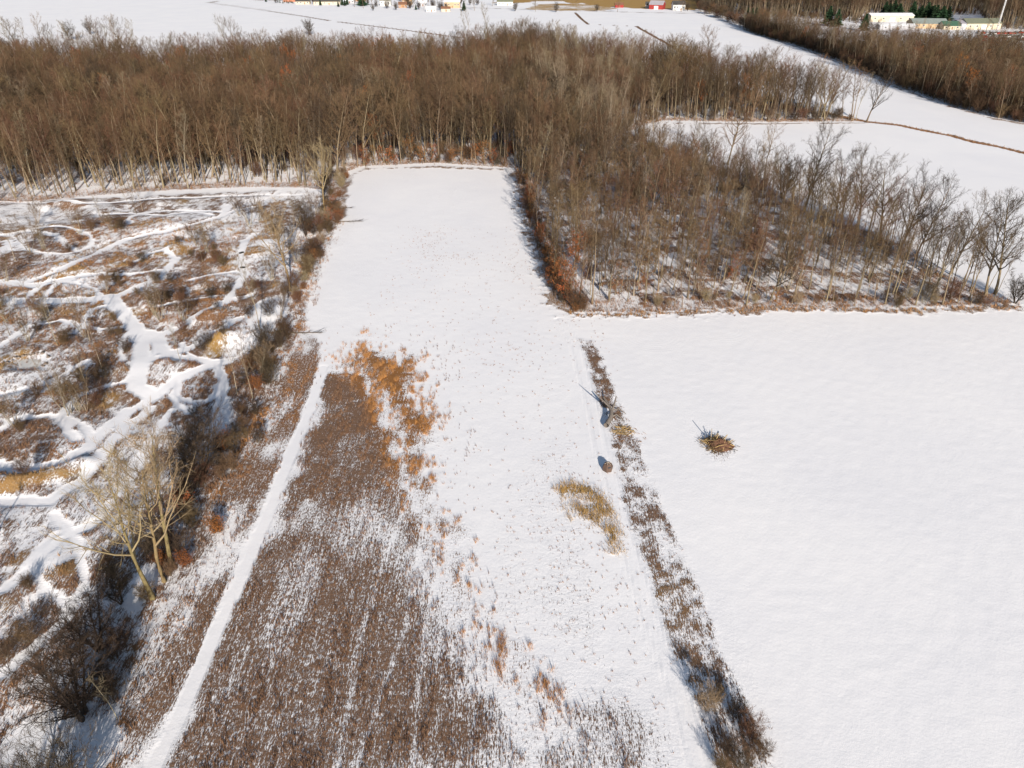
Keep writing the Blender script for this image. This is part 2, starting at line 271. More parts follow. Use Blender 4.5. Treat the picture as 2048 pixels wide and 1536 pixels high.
def ground_material():
    m = bpy.data.materials.new("snowy_ground"); m.use_nodes = True; n = m.node_tree.nodes; l = m.node_tree.links
    b = n["Principled BSDF"]; b.inputs['Roughness'].default_value = .75; b.inputs['Specular IOR Level'].default_value = .2
    at = n.new("ShaderNodeAttribute"); at.attribute_name = "cover"; at.attribute_type = 'GEOMETRY'
    sp = n.new("ShaderNodeSeparateColor"); l.new(at.outputs['Color'], sp.inputs[0])
    tc = n.new("ShaderNodeTexCoord")
    def noise(sc, det=3, rough=.6, vec=None):
        z = n.new("ShaderNodeTexNoise"); z.inputs['Scale'].default_value = sc; z.inputs['Detail'].default_value = det; z.inputs['Roughness'].default_value = rough
        l.new(vec or tc.outputs['Object'], z.inputs['Vector']); return z.outputs[0]
    def math_(op, a, bb, c=None):
        z = n.new("ShaderNodeMath"); z.operation = op
        for i, v in enumerate((a, bb, c)):
            if v is None: continue
            if isinstance(v, (int, float)): z.inputs[i].default_value = v
            else: l.new(v, z.inputs[i])
        return z.outputs[0]
    def mixc(f, a, c2):
        z = n.new("ShaderNodeMix"); z.data_type = 'RGBA'; l.new(f, z.inputs[0])
        for k, v in ((6, a), (7, c2)):
            if isinstance(v, tuple): z.inputs[k].default_value = (*v, 1)
            else: l.new(v, z.inputs[k])
        return z.outputs[2]
    mp = n.new("ShaderNodeMapping"); mp.inputs['Scale'].default_value = (1.1, .30, 1.0); l.new(tc.outputs['Object'], mp.inputs[0])
    fine = noise(6.8, 4, .8, mp.outputs[0]); mid = noise(1.2, 3)
    mp3 = n.new("ShaderNodeMapping"); mp3.inputs['Scale'].default_value = (2.6, .16, 1.0); l.new(tc.outputs['Object'], mp3.inputs[0]); strk = noise(1.5, 4, .7, mp3.outputs[0])
    nn = math_('ADD', math_('ADD', math_('MULTIPLY', fine, .62), math_('MULTIPLY', mid, .13)), math_('MULTIPLY', strk, .25))
    # plant litter shows where noise < threshold(cover)
    th = math_('ADD', math_('MULTIPLY', sp.outputs[0], .33), .325)
    ms = n.new("ShaderNodeMapRange"); ms.interpolation_type = 'SMOOTHSTEP'
    l.new(math_('SUBTRACT', nn, th), ms.inputs['Value']); ms.inputs['From Min'].default_value = .03; ms.inputs['From Max'].default_value = -.03
    mask = ms.outputs[0]
    v = noise(6.0, 4, .8)
    brown = mixc(v, (.042, .022, .013), (.32, .195, .125)); rust = mixc(v, (.12, .050, .016), (.42, .19, .06)); straw = mixc(v, (.24, .13, .03), (.52, .32, .10))
    c = mixc(sp.outputs[1], brown, rust); c = mixc(sp.outputs[2], c, straw)
    big = noise(.045, 3); big.node.inputs['Distortion'].default_value = .6; snow = mixc(big, (.79, .78, .80), (.92, .895, .88))
    l.new(mixc(mask, snow, c), b.inputs['Base Color'])
    # snow relief
    f2 = noise(2.2, 6, .72); f3 = noise(.33, 3)
    mp2 = n.new("ShaderNodeMapping"); mp2.inputs['Rotation'].default_value = (0, 0, R(14)); mp2.inputs['Scale'].default_value = (.25, 1.0, 1); l.new(tc.outputs['Object'], mp2.inputs[0])
    f4 = noise(1.3, 4, .6, mp2.outputs[0])
    hgt = math_('ADD', math_('ADD', math_('MULTIPLY', f2, .13), math_('MULTIPLY', f3, .07)), math_('MULTIPLY', f4, .025))
    for (cx, cy), R0, R1 in ((G(1305, 668), 3.0, 7.5), (G(1440, 655), 2.5, 6.5), (G(1600, 655), 2.5, 6.5)):        # tractor turning rings in the snow
        vd = n.new("ShaderNodeVectorMath"); vd.operation = 'DISTANCE'; l.new(tc.outputs['Object'], vd.inputs[0]); vd.inputs[1].default_value = (cx, cy, 0)
        mk = math_('MULTIPLY', math_('GREATER_THAN', vd.outputs['Value'], R0), math_('LESS_THAN', vd.outputs['Value'], R1))
        hgt = math_('ADD', hgt, math_('MULTIPLY', math_('MULTIPLY', math_('SINE', math_('MULTIPLY', vd.outputs['Value'], 8.0), 0), math_('MULTIPLY', mk, math_('GREATER_THAN', noise(.35, 2), .47))), .014))
    rough = math_('ADD', math_('MULTIPLY', sp.outputs[0], 1.9), .30)
    hgt = math_('ADD', math_('MULTIPLY', hgt, rough), math_('SUBTRACT', math_('MULTIPLY', mask, .05), math_('MULTIPLY', at.outputs['Alpha'], .07)))
    bp = n.new("ShaderNodeBump"); bp.inputs['Strength'].default_value = .8; bp.inputs['Distance'].default_value = 1.0
    l.new(hgt, bp.inputs['Height']); l.new(bp.outputs[0], b.inputs['Normal'])
    return m

def tag(o, label=None, cat=None, group=None, kind=None):
    for k, v in (('label', label), ('category', cat), ('group', group), ('kind', kind)):
        if v: o[k] = v
    return o
def mesh_np(name, V, F, material, parent=None, n=3, col=None, smooth=False):
    me = bpy.data.meshes.new(name); V = np.asarray(V, np.float32); F = np.asarray(F, np.int32)
    me.vertices.add(len(V)); me.vertices.foreach_set('co', V.ravel())
    me.loops.add(F.size); me.loops.foreach_set('vertex_index', F.ravel())
    me.polygons.add(len(F)); me.polygons.foreach_set('loop_start', np.arange(0, F.size, n, dtype=np.int32))
    if col is not None:
        a = me.color_attributes.new("cover", 'FLOAT_COLOR', 'POINT'); a.data.foreach_set('color', np.asarray(col, np.float32).ravel())
    if smooth: me.polygons.foreach_set('use_smooth', np.ones(len(F), bool))
    me.update(calc_edges=True); me.materials.append(material)
    o = bpy.data.objects.new(name, me); COL.objects.link(o)
    if parent: o.parent = parent
    return o

# ------------------------------------------------------------------ the ground
def axis(segs):
    out = []
    for a, b, st in segs: out += list(np.arange(a, b, st))
    return np.array(out)
gx = axis([(-3500,-700,70),(-700,-260,8),(-260,-110,1.2),(-110,110,.33),(110,260,1.2),(260,700,4),(700,3500.1,70)])
gy = axis([(-60,30,3),(30,215,.36),(215,330,.8),(330,520,1.5),(520,1000,5),(1000,2000,40),(2000,7000.1,200)])
X, Y = np.meshgrid(gx, gy)
xf, yf = X.ravel(), Y.ravel()
D, O_, T_, K_ = fields(xf, yf); Z = height(xf, yf)
nx, ny = len(gx), len(gy)
i = np.arange((ny-1)*(nx-1)); r = i//(nx-1); c = i % (nx-1); a = r*nx+c
gnd = mesh_np("ground", np.stack([xf, yf, Z], 1), np.stack([a, a+1, a+1+nx, a+nx], 1), ground_material(), n=4, col=np.stack([D, O_, T_, K_], 1), smooth=True)
tag(gnd, kind='structure')
gZ = Z.reshape(ny, nx)
def hq(x, y):
    """fast height lookup on the built ground"""
    x = np.asarray(x, float); y = np.asarray(y, float)
    ix = np.clip(np.searchsorted(gx, x)-1, 0, nx-2); iy = np.clip(np.searchsorted(gy, y)-1, 0, ny-2)
    fx = (x-gx[ix])/(gx[ix+1]-gx[ix]); fy = (y-gy[iy])/(gy[iy+1]-gy[iy])
    return (gZ[iy, ix]*(1-fx)+gZ[iy, ix+1]*fx)*(1-fy)+(gZ[iy+1, ix]*(1-fx)+gZ[iy+1, ix+1]*fx)*fy

# ------------------------------------------------------------------ weeds and grasses nobody could count
def attr_mat(name):
    m = bpy.data.materials.new(name); m.use_nodes = True; n = m.node_tree.nodes; l = m.node_tree.links
    b = n["Principled BSDF"]; b.inputs['Roughness'].default_value = .9; b.inputs['Specular IOR Level'].default_value = .1
    at = n.new("ShaderNodeAttribute"); at.attribute_name = "cover"; l.new(at.outputs['Color'], b.inputs['Base Color']); return m
M_WEED = attr_mat("dead_weeds")
def weeds(name, x, y, h, spread, width, col, blades, label, cat):
    n = len(x); z = hq(x, y); k = n*blades
    X = np.repeat(x, blades); Yy = np.repeat(y, blades); Zz = np.repeat(z, blades); H = np.repeat(h, blades)*rng.uniform(.55, 1.15, k)
    Wd = np.repeat(width, blades)*rng.uniform(.6, 1.3, k); Sp = np.repeat(spread, blades)
    bx = X+rng.normal(0, .35, k)*Sp; by = Yy+rng.normal(0, .35, k)*Sp
    tx = bx+rng.normal(0, .45, k)*Sp; ty = by+rng.normal(0, .45, k)*Sp
    an = rng.uniform(-.9, .9, k); wx = np.cos(an)*Wd/2; wy = np.sin(an)*Wd/2
    V = np.empty((k, 3, 3)); V[:, 0] = np.stack([bx-wx, by-wy, Zz-.03], 1); V[:, 1] = np.stack([bx+wx, by+wy, Zz-.03], 1); V[:, 2] = np.stack([tx, ty, Zz+H], 1)
    C = np.repeat(col, blades, 0)*rng.uniform(.7, 1.3, (k, 1)); C = np.repeat(C, 3, 0)
    C = np.concatenate([C, np.ones((len(C), 1))], 1)
    o = mesh_np(name, V.reshape(-1, 3), np.arange(k*3).reshape(-1, 3), M_WEED, col=np.clip(C, 0, 1)); tag(o, label, cat, kind='stuff'); return o
def scatter(x0, x1, y0, y1, per_m2):
    n = int((x1-x0)*(y1-y0)*per_m2); return rng.uniform(x0, x1, n), rng.uniform(y0, y1, n)
BRN = np.array([.120, .060, .036]); BR2 = np.array([.24, .150, .095]); RST = np.array([.46, .22, .072]); STR = np.array([.40, .26, .10])
def colour(o, t, n):
    m = rng.random((n, 1)); c = BRN*m+BR2*(1-m); o = o[:, None]; t = t[:, None]
    return (c*(1-o)+RST*o)*(1-t)+STR*t
# field weeds
sx_, sy_ = scatter(-36, 26, 34, 132, 26)
d, o, t, k = fields(sx_, sy_); st_ = sstep(.45, .72, .5*vnoise(sx_, sy_*.22, .36)+.2*vnoise(sx_+40, sy_*.5, 1.1)+.3*vnoise(sx_+90, sy_*.12, .9)); d0 = d.copy(); d = np.clip(d*1.5*st_, 0, 1)
inb = (sd(sx_, sy_, P_BROWN) > -5) | (sd(sx_, sy_, P_ORANGE) > -6) | (sd(sx_, sy_, P_STRIP) > -1)
ok = inb & (rng.random(len(d)) < d**1.2*.95) & (o < .45)
weeds("brown_weeds", sx_[ok], sy_[ok], rng.uniform(.30, .70, ok.sum()), np.full(ok.sum(), .15), np.full(ok.sum(), .045), colour(o[ok]*.6, t[ok], ok.sum()), 3, "low maroon brown weeds filling the field right of the snowy path", "weeds")
ok = inb & (rng.random(len(d)) < np.clip(d*1.15*sstep(.40, .66, .5*vnoise(sx_, sy_*.35, .6)+.5*vnoise(sx_+9, sy_*.5, 1.6)), 0, 1)*.85) & (o >= .45)
weeds("rust_grass", sx_[ok], sy_[ok], rng.uniform(.35, .95, ok.sum()), np.full(ok.sum(), .34), np.full(ok.sum(), .042), colour(np.clip(o[ok]*rng.uniform(.25, 1.15, ok.sum()), 0, 1), t[ok]*.4, ok.sum()), 7, "tall rust orange grass clumps in the middle of the field", "grass")
# straw patch
P = P_GOLD; sx_, sy_ = scatter(P[:, 0].min()-2, P[:, 0].max()+2, P[:, 1].min()-2, P[:, 1].max()+2, 16)
d, o, t, k = fields(sx_, sy_); ok = (rng.random(len(d)) < d*.8*sstep(.2,.6,vnoise(sx_, sy_, 1.0))) & (t > .8)
weeds("straw_reeds", sx_[ok], sy_[ok], rng.uniform(.4, .95, ok.sum()), np.full(ok.sum(), .8), np.full(ok.sum(), .05), colour(o[ok]*0, t[ok]*rng.uniform(.6, 1, ok.sum()), ok.sum()), 7, "pale golden reed patch on the snow left of the weedy strip", "grass")
# scrub
sx_, sy_ = scatter(-115, -8, 34, 195, 11)
d, o, t, k = fields(sx_, sy_); sdx = sd(sx_, sy_, P_SCRUB)
ok = ((sdx > -1) | (dl(sx_, sy_, HEDGE) < 5)) & (rng.random(len(d)) < np.clip(d*1.0*sstep(.35,.7,.5*vnoise(sx_, sy_, .8)+.5*vnoise(sx_, sy_, 2.3)),0,1)) & (k < .5)
px_, _, _ = to_px(sx_, sy_); ok &= px_ > -60
weeds("scrub_weeds", sx_[ok], sy_[ok], rng.uniform(.2, .8, ok.sum()), np.full(ok.sum(), .30), np.full(ok.sum(), .06), colour(o[ok], t[ok], ok.sum()), 4, "tangled brown weeds and brambles over the rough mounded ground", "weeds")
# weedy strip
sx_, sy_ = scatter(8, 36, 34, 140, 9)
d, o, t, k = fields(sx_, sy_); ok = (sd(sx_, sy_, P_DITCH) > -1.5) & (rng.random(len(d)) < d**1.4*.75)
weeds("strip_weeds", sx_[ok], sy_[ok], rng.uniform(.10, .34, ok.sum()), np.full(ok.sum(), .25), np.full(ok.sum(), .05), colour(o[ok], t[ok], ok.sum()), 4, "thin dead weeds along the strip beside the smooth right field", "weeds")
# sparse stems on the snow
sx_, sy_ = scatter(-30, 28, 34, 190, 3.2)
d, o, t, k = fields(sx_, sy_); c_ = sstep(.50, .75, fbm(sx_+9, sy_*.6, 12.0))
ring = np.exp(-((sx_+4)/9)**2-((sy_-118)/7)**2)
ok = (d < .3) & (sd(sx_, sy_, P_SCRUB) < -1) & (sd(sx_, sy_, P_DITCH) < 0) & (rng.random(len(d)) < .06+.18*c_+.12*ring+.05*sstep(95, 60, sy_)) & (sx_ < 11+sy_*.05+2)
n_ = ok.sum(); weeds("sparse_stems", sx_[ok], sy_[ok], rng.uniform(.08, .30, n_), np.full(n_, .2), np.full(n_, .06), colour(rng.uniform(.0, .5, n_), np.zeros(n_), n_), 4, "scattered dark stems poking through the snow of the old field", "weeds")
# wood floor brush and grassy edges
bx, by = [], []
for P, n_ in ((WOOD_MAIN, 42000),):
    qx = rng.uniform(-200, 190, n_*3); qy = rng.uniform(125, 330, n_*3); s = sd(qx, qy, P)
    ok = (s > -.5) & (rng.random(len(s)) < np.where(s < 6, 1.0, .22)); bx.append(qx[ok][:n_]); by.append(qy[ok][:n_])
bx = np.concatenate(bx); by = np.concatenate(by); d, o, t, k = fields(bx, by)
weeds("wood_undergrowth", bx, by, rng.uniform(.3, 1.3, len(bx)), np.full(len(bx), .4), np.full(len(bx), .05), colour(o*.8, t*.3, len(bx)), 4, "thin brown undergrowth on the snowy floor of the woods", "undergrowth")
for nm, L, w_, lab in (("edge_grass", EDGEGRASS[0][0], 1.6, "straw and rust grass fringe along the front edge of the right wood"),
                       ("verge_grass", DITCHLINES[5][0], 1.3, "brown grass bank dividing the two upper right fields")):
    seg = np.diff(L, axis=0); ln = np.hypot(*seg.T); n_ = int(ln.sum()*9); ii = rng.choice(len(seg), n_, p=ln/ln.sum()); tt = rng.random(n_)
    x_ = L[ii, 0]+seg[ii, 0]*tt+rng.normal(0, w_*.6, n_); y_ = L[ii, 1]+seg[ii, 1]*tt+rng.normal(0, w_*.6, n_); d, o, t, k = fields(x_, y_)
    ok = rng.random(n_) < d; weeds(nm, x_[ok], y_[ok], rng.uniform(.3, .9, ok.sum()), np.full(ok.sum(), .3), np.full(ok.sum(), .10), colour(o[ok], t[ok], ok.sum()), 4, lab, "grass")

# ------------------------------------------------------------------ trees
class TM:
    def __init__(s): s.V = []; s.F = []
    def tube(s, pts, rad, k=4):
        base = len(s.V); pts = [np.array(p, float) for p in pts]
        for i, p in enumerate(pts):
            d = pts[min(i+1, len(pts)-1)]-pts[max(i-1, 0)]; d = d/(np.linalg.norm(d)+1e-9)
            u = np.cross(d, (0, 0, 1.0)); nu = np.linalg.norm(u)
            u = u/nu if nu > 1e-3 else np.array([1.0, 0, 0]); v = np.cross(d, u)
            for j in range(k):
                a = 2*math.pi*j/k; s.V.append(p+(u*math.cos(a)+v*math.sin(a))*rad[i])
        for i in range(len(pts)-1):
            for j in range(k):
                a = base+i*k+j; b = base+i*k+(j+1) % k; s.F.append((a, b, b+k)); s.F.append((a, b+k, a+k))
    def blade(s, a, b, w):
        a = np.array(a); b = np.array(b); d = b-a; u = np.cross(d, np.random.randn(3)); u = u/(np.linalg.norm(u)+1e-9)*w/2
        n = len(s.V); s.V += [a-u, a+u, b]; s.F.append((n, n+1, n+2))
    def quad(s, c, sz):
        u = np.random.randn(3); u /= np.linalg.norm(u); v = np.cross(u, np.random.randn(3)); v /= np.linalg.norm(v)
        n = len(s.V); c = np.array(c); s.V += [c-u*sz*.5, c+v*sz*.4, c+u*sz*.5]; s.F.append((n, n+1, n+2))
def rdir(az, el): return np.array([math.cos(az)*math.cos(el), math.sin(az)*math.cos(el), math.sin(el)])
def grow(seed, h=19, r0=.19, clear=.42, spread=3.0, n1=15, n2=6, n3=6, up=.9, stems=1, tw=.045, twl=1.3, leaf=0, leafsz=.35, lean=0, fork=0):
    """returns trunk, crown and leaf meshes of one bare tree, standing on the origin"""
    np.random.seed(seed); rr = random.Random(seed); T, C, Lf = TM(), TM(), TM()
    for st in range(stems):
        a0 = rr.uniform(0, 6.28); off = 0 if stems == 1 else rr.uniform(.1, .5)*min(1, h/6); tilt = lean if stems == 1 else rr.uniform(.08, .42)
        hh = h*(1 if stems == 1 else rr.uniform(.65, 1.05)); rr0 = r0*(1 if stems == 1 else rr.uniform(.6, 1))
        pts = []; p = np.array([math.cos(a0)*off, math.sin(a0)*off, -.25]); d = np.array([math.cos(a0)*tilt, math.sin(a0)*tilt, 1.0]); N = 8
        for i in range(N+1):
            pts.append(p.copy()); d = d+np.random.randn(3)*(.05, .05, 0); d /= np.linalg.norm(d); p = p+d*(hh+.25)/N/ (d[2]*.15+.85)
        rad = [rr0*(1-.86*(i/N)**.85)+(rr0*.35 if i == 0 else 0) for i in range(N+1)]
        T.tube(pts, rad, 6)
        n1_ = max(3, int(n1/stems**.5)) if stems > 1 else n1
        for b in range(n1_):
            f = clear+(0.97-clear)*(b+.5*rr.random())/n1_; q = f*N; i0 = min(int(q), N-1); base = pts[i0]+(pts[i0+1]-pts[i0])*(q-i0)
            az = b*2.4+rr.uniform(-.5, .5)+a0; el = up*rr.uniform(.75, 1.15)+.25*(f-.5)
            prof = math.sin(math.pi*min(1, max(.12, (f-clear+.12)/(1.12-clear))))**.7
            if fork and b < fork: prof = 1.35; el = 1.0
            L = spread*(.45+.75*prof)*rr.uniform(.75, 1.2)*(1.15 if el < .9 else 1.35)
            br = rad[i0]*.58*(.55+.5*prof); bp = [base]; dd = rdir(az, el*.75); q0 = base.copy(); ns = 4
            for s in range(ns):
                dd = dd+np.array([0, 0, .16])+np.random.randn(3)*.13; dd /= np.linalg.norm(dd); q0 = q0+dd*L/ns; bp.append(q0.copy())
            C.tube(bp, [max(.012, br*(1-.82*s/ns)) for s in range(ns+1)], 4)
            for c in range(n2):
                f2 = .22+.78*(c+rr.random())/n2; q2 = f2*ns; j = min(int(q2), ns-1); b2 = bp[j]+(bp[j+1]-bp[j])*(q2-j)
                d2 = (bp[j+1]-bp[j]); d2 /= np.linalg.norm(d2); d2 = d2+np.random.randn(3)*.55+np.array([0, 0, .18]); d2 /= np.linalg.norm(d2)
                L2 = L*.42*rr.uniform(.6, 1.15)*(1.1-.4*f2); e1 = b2+d2*L2*.5; d3 = d2+np.random.randn(3)*.25+np.array([0, 0, .1]); d3 /= np.linalg.norm(d3); e2 = e1+d3*L2*.5
                C.tube([b2, e1, e2], [max(.014, br*.34), max(.010, br*.22), .006], 3)
                for t in range(n3):
                    f3 = .15+.85*(t+rr.random())/n3; b3 = b2+(e1-b2)*2*f3 if f3 < .5 else e1+(e2-e1)*(f3-.5)*2
                    d4 = d3+np.random.randn(3)*.6+np.array([0, 0, .15]); d4 /= np.linalg.norm(d4); l3 = twl*rr.uniform(.5, 1.1); e = b3+d4*l3
                    C.blade(b3, e, tw)
                    m_ = b3+d4*l3*.4; d5 = d4+np.random.randn(3)*.5; d5 /= np.linalg.norm(d5); C.blade(m_, m_+d5*l3*.55, tw*.7)
                    for _ in range(leaf): Lf.quad(b3+d4*l3*rr.random()+np.random.randn(3)*.15, leafsz*rr.uniform(.6, 1.3))
    return T, C, Lf
TREES = {}
def tree_kind(key, name, mt, mc, ml=None, **kw):
    T, C, Lf = grow(**kw); ms = []
    for nm, t, m in (("trunk", T, mt), ("crown", C, mc), ("leaves", Lf, ml)):
        if t.F:
            me = bpy.data.meshes.new(nm); V = np.array(t.V, np.float32); F = np.array(t.F, np.int32)
            me.vertices.add(len(V)); me.vertices.foreach_set('co', V.ravel()); me.loops.add(F.size); me.loops.foreach_set('vertex_index', F.ravel())
            me.polygons.add(len(F)); me.polygons.foreach_set('loop_start', np.arange(0, F.size, 3, dtype=np.int32)); me.update(calc_edges=True); me.materials.append(m)
            ms.append((nm, me))
    TREES[key] = (name, ms, kw['h'])
forest = [("f%d" % i) for i in range(7)]
tm = [M_TWIG, M_TWIG, M_TWIGR, M_TWIG, M_TWIGD, M_TWIG, M_TWIGR]
for i, k_ in enumerate(forest): tree_kind(k_, "bare_tree", M_BARK, tm[i], seed=20+i, h=19+1.2*(i % 3), r0=.20+.03*(i % 3), clear=.40+.05*(i % 2), spread=2.6+.35*(i % 3), n1=15, n2=6, n3=5, up=.95)
for i in range(3): tree_kind("pole%d" % i, "pole_tree", M_BARK, M_TWIG, seed=60+i, h=16.5+i, r0=.12, clear=.5, spread=1.6, n1=11, n2=5, n3=5, up=1.05)
for i in range(2): tree_kind("pale%d" % i, "pale_poplar", M_BARKP, M_TWIGP, seed=70+i, h=23, r0=.2, clear=.38, spread=2.4, n1=16, n2=6, n3=6, up=1.15)
for i in range(3): tree_kind("big%d" % i, "spreading_tree", M_BARK, M_TWIGD if i < 2 else M_TWIG, seed=80+i, h=21+i, r0=.34, clear=.24, spread=4.8, n1=20, n2=9, n3=9, up=.95, lean=.06*i, fork=3)
for i in range(3): tree_kind("gold%d" % i, "yellow_barked_tree", M_BARKY, M_TWIGY, seed=90+i, h=17.5, r0=.30, clear=.34, spread=4.6, n1=17, n2=9, n3=9, up=.85, lean=.05, fork=3, tw=.03)
for i in range(2): tree_kind("round%d" % i, "dark_round_tree", M_BARKD, M_TWIGD, seed=100+i, h=9.8, r0=.22, clear=.16, spread=3.0, n1=34, n2=8, n3=8, up=.8, stems=5, tw=.03, twl=1.0)
for i in range(3): tree_kind("rust%d" % i, "rust_leaved_tree", M_BARK, M_TWIG, M_RUST if i != 1 else M_BROWNLEAF, seed=110+i, h=6.0+1.5*i, r0=.09, clear=.15, spread=1.5+.3*i, n1=14, n2=5, n3=4, up=.8, leaf=2, leafsz=.26, twl=.8)
tree_kind("rustbig", "rust_leaved_tree", M_BARK, M_TWIG, M_RUST, seed=118, h=18, r0=.2, clear=.4, spread=3.0, n1=15, n2=6, n3=5, up=.9, leaf=3, leafsz=.4)
tree_kind("brownbig", "brown_leaved_tree", M_BARK, M_TWIGD, M_BROWNLEAF, seed=119, h=18, r0=.22, clear=.28, spread=3.6, n1=16, n2=7, n3=5, up=.95, leaf=1, leafsz=.33)
for i in range(3): tree_kind("sap%d" % i, "bare_sapling_clump", M_BARKP, M_TWIG, seed=120+i, h=8.5-i, r0=.07, clear=.35, spread=1.2, n1=16, n2=5, n3=4, up=1.15, stems=7, tw=.03, twl=.8)
for i in range(3): tree_kind("slim%d" % i, "slim_sapling", M_BARKP if i else M_BARK, M_TWIGP if i else M_TWIG, seed=130+i, h=8.5+i, r0=.075, clear=.4, spread=1.0, n1=12, n2=4, n3=4, up=1.1, tw=.03, twl=.7)
for i, mm in enumerate((M_TWIG, M_TWIGR, M_TWIGD, M_TWIGY)): tree_kind("bush%d" % i, "bare_bush", M_BARK, mm, seed=140+i, h=2.9+.3*i, r0=.04, clear=.15, spread=1.25, n1=22, n2=5, n3=5, up=.85, stems=9, tw=.022, twl=.7)
for i, mm in enumerate((M_RUST, M_BROWNLEAF)): tree_kind("leafbush%d" % i, "leafy_brown_bush", M_BARK, M_TWIGR, mm, seed=150+i, h=2.3, r0=.03, clear=.05, spread=1.0, n1=24, n2=5, n3=4, up=.85, stems=8, tw=.03, twl=.5, leaf=1, leafsz=.18)

def plant(key, x, y, label, cat='tree', group=None, s=1.0, rz=None, tilt=(0, 0), name=None):
    nm, ms, h = TREES[key]
    e = bpy.data.objects.new(name or nm, None); COL.objects.link(e); e.empty_display_size = .5
    e.location = (x, y, float(hq(x, y))-.02); e.rotation_euler = (tilt[0], tilt[1], rng.uniform(0, 6.28) if rz is None else rz)
    e.scale = (s, s, s) if not isinstance(s, tuple) else s
    tag(e, label, cat, group)
    for pn, me in ms:
        o = bpy.data.objects.new(pn, me); COL.objects.link(o); o.parent = e
    return e

# --- fill the woods
def fill(P, spacing, seed, jit=.85):
    g = np.random.default_rng(seed); lo = P.min(0); hi = P.max(0)
    xs = np.arange(lo[0], hi[0], spacing); ys = np.arange(lo[1], hi[1], spacing); A, B = np.meshgrid(xs, ys)
    A = A.ravel()+g.uniform(-.5, .5, A.size)*spacing*jit*1.1; B = B.ravel()+g.uniform(-.5, .5, B.size)*spacing*jit*1.1
    k = sd(A, B, P) > .6; return A[k], B[k]
wx_, wy_ = fill(WOOD_MAIN, 3.55, 5)
px_, py_, f_ = to_px(wx_, wy_); keep = (px_ > -160) & (px_ < 2210)
gap = vnoise(wx_, wy_, 11.0); keep &= (gap > .22) | (rng.random(len(wx_)) < .5)
wx_, wy_, px_, py_ = wx_[keep], wy_[keep], px_[keep], py_[keep]
# edge rows standing free in the picture: special spreading trees near the right field come from the list below
kinds = []; stand = vnoise(wx_+500, wy_*1.3, 28.0)*.7+vnoise(wx_+900, wy_, 9.0)*.3
shrink = np.where((wx_ > 0) & (wy_ < 235), .76, np.where(wy_ > 330, .86, .90))*(.84+.32*vnoise(wx_+70, wy_, 17.0))
shrink = np.where((px_ > 1230) & (px_ < 1500) & (py_ > 262) & (py_ < 410), .56, shrink)
pale_zone = (px_ > 1080) & (px_ < 1280) & (py_ < 330) | ((px_ > 420) & (px_ < 660) & (py_ > 340)) & False
for i in range(len(wx_)):
    r_ = rng.random(); near_r = wx_[i] > 0 and wy_[i] < 225; g1 = stand[i]
    if pale_zone[i] and r_ < .30: kinds.append("pale%d" % rng.integers(2))
    elif r_ < (.002 if near_r else .008): kinds.append("rustbig")
    elif r_ < .03: kinds.append("pale%d" % rng.integers(2))
    elif near_r and r_ < .50: kinds.append("pole%d" % rng.integers(3))
    elif r_ < .10: kinds.append("big2")
    elif r_ < .30: kinds.append("pole%d" % rng.integers(3))
    elif g1 > .60: kinds.append(["f2", "f6", "f2", "f5"][rng.integers(4)])
    elif g1 < .36: kinds.append(["f4", "f4", "f0"][rng.integers(3)])
    else: kinds.append(["f0", "f1", "f3", "f5", "f0", "f1", "f2"][rng.integers(7)])
kinds = np.array(kinds)
f_all = wy_*CP+CAMH*SP
vis = (px_ > -40) & (px_ < 2090)
order = np.argsort(np.where(vis, f_all, 1e9))
near_i = order[:245]; rest_i = np.setdiff1d(np.arange(len(wx_)), near_i)
print("wood trees", len(wx_))
for i in near_i:
    x, y = wx_[i], wy_[i]; k_ = kinds[i]; nm = TREES[k_][0]
    kind_txt = {"bare_tree": {"f2": "reddish twigged bare tree", "f6": "reddish twigged bare tree", "f4": "dark twigged bare tree"}.get(k_, "brown twigged bare tree"), "pole_tree": "slender bare pole tree", "pale_poplar": "pale grey bare poplar", "spreading_tree": "big bare spreading tree", "rust_leaved_tree": "rust leaved tree"}[nm]
    sc = float(rng.uniform(.8, 1.12)*shrink[i]); size = "low" if sc < .68 else ("tall" if sc > .84 else "middling")
    if x > 8: col_ = ["front left corner", "left third", "centre", "right third", "pointed right tip"][int(np.searchsorted([1250, 1430, 1640, 1850], px_[i]))]; row = "front row" if py_[i] > 590 else ("second rows" if py_[i] > 555 else "inner rows"); place = "in %s, %s of right wood" % (row, col_)
    elif px_[i] < 700: place = "fronting the wood above the scrub, " + ["by the left picture edge", "left of its middle", "right of its middle", "next to the hedge top"][int(np.searchsorted([170, 350, 530], px_[i]))]
    else: place = "behind the clearing, " + ("toward its left corner" if px_[i] < 870 else "toward its right corner")
    plant(k_, x, y, "%s %s %s" % (size, kind_txt, place), group="%s %s %s" % (size, kind_txt, place), s=sc, tilt=(rng.normal(0, .035), rng.normal(0, .035)))

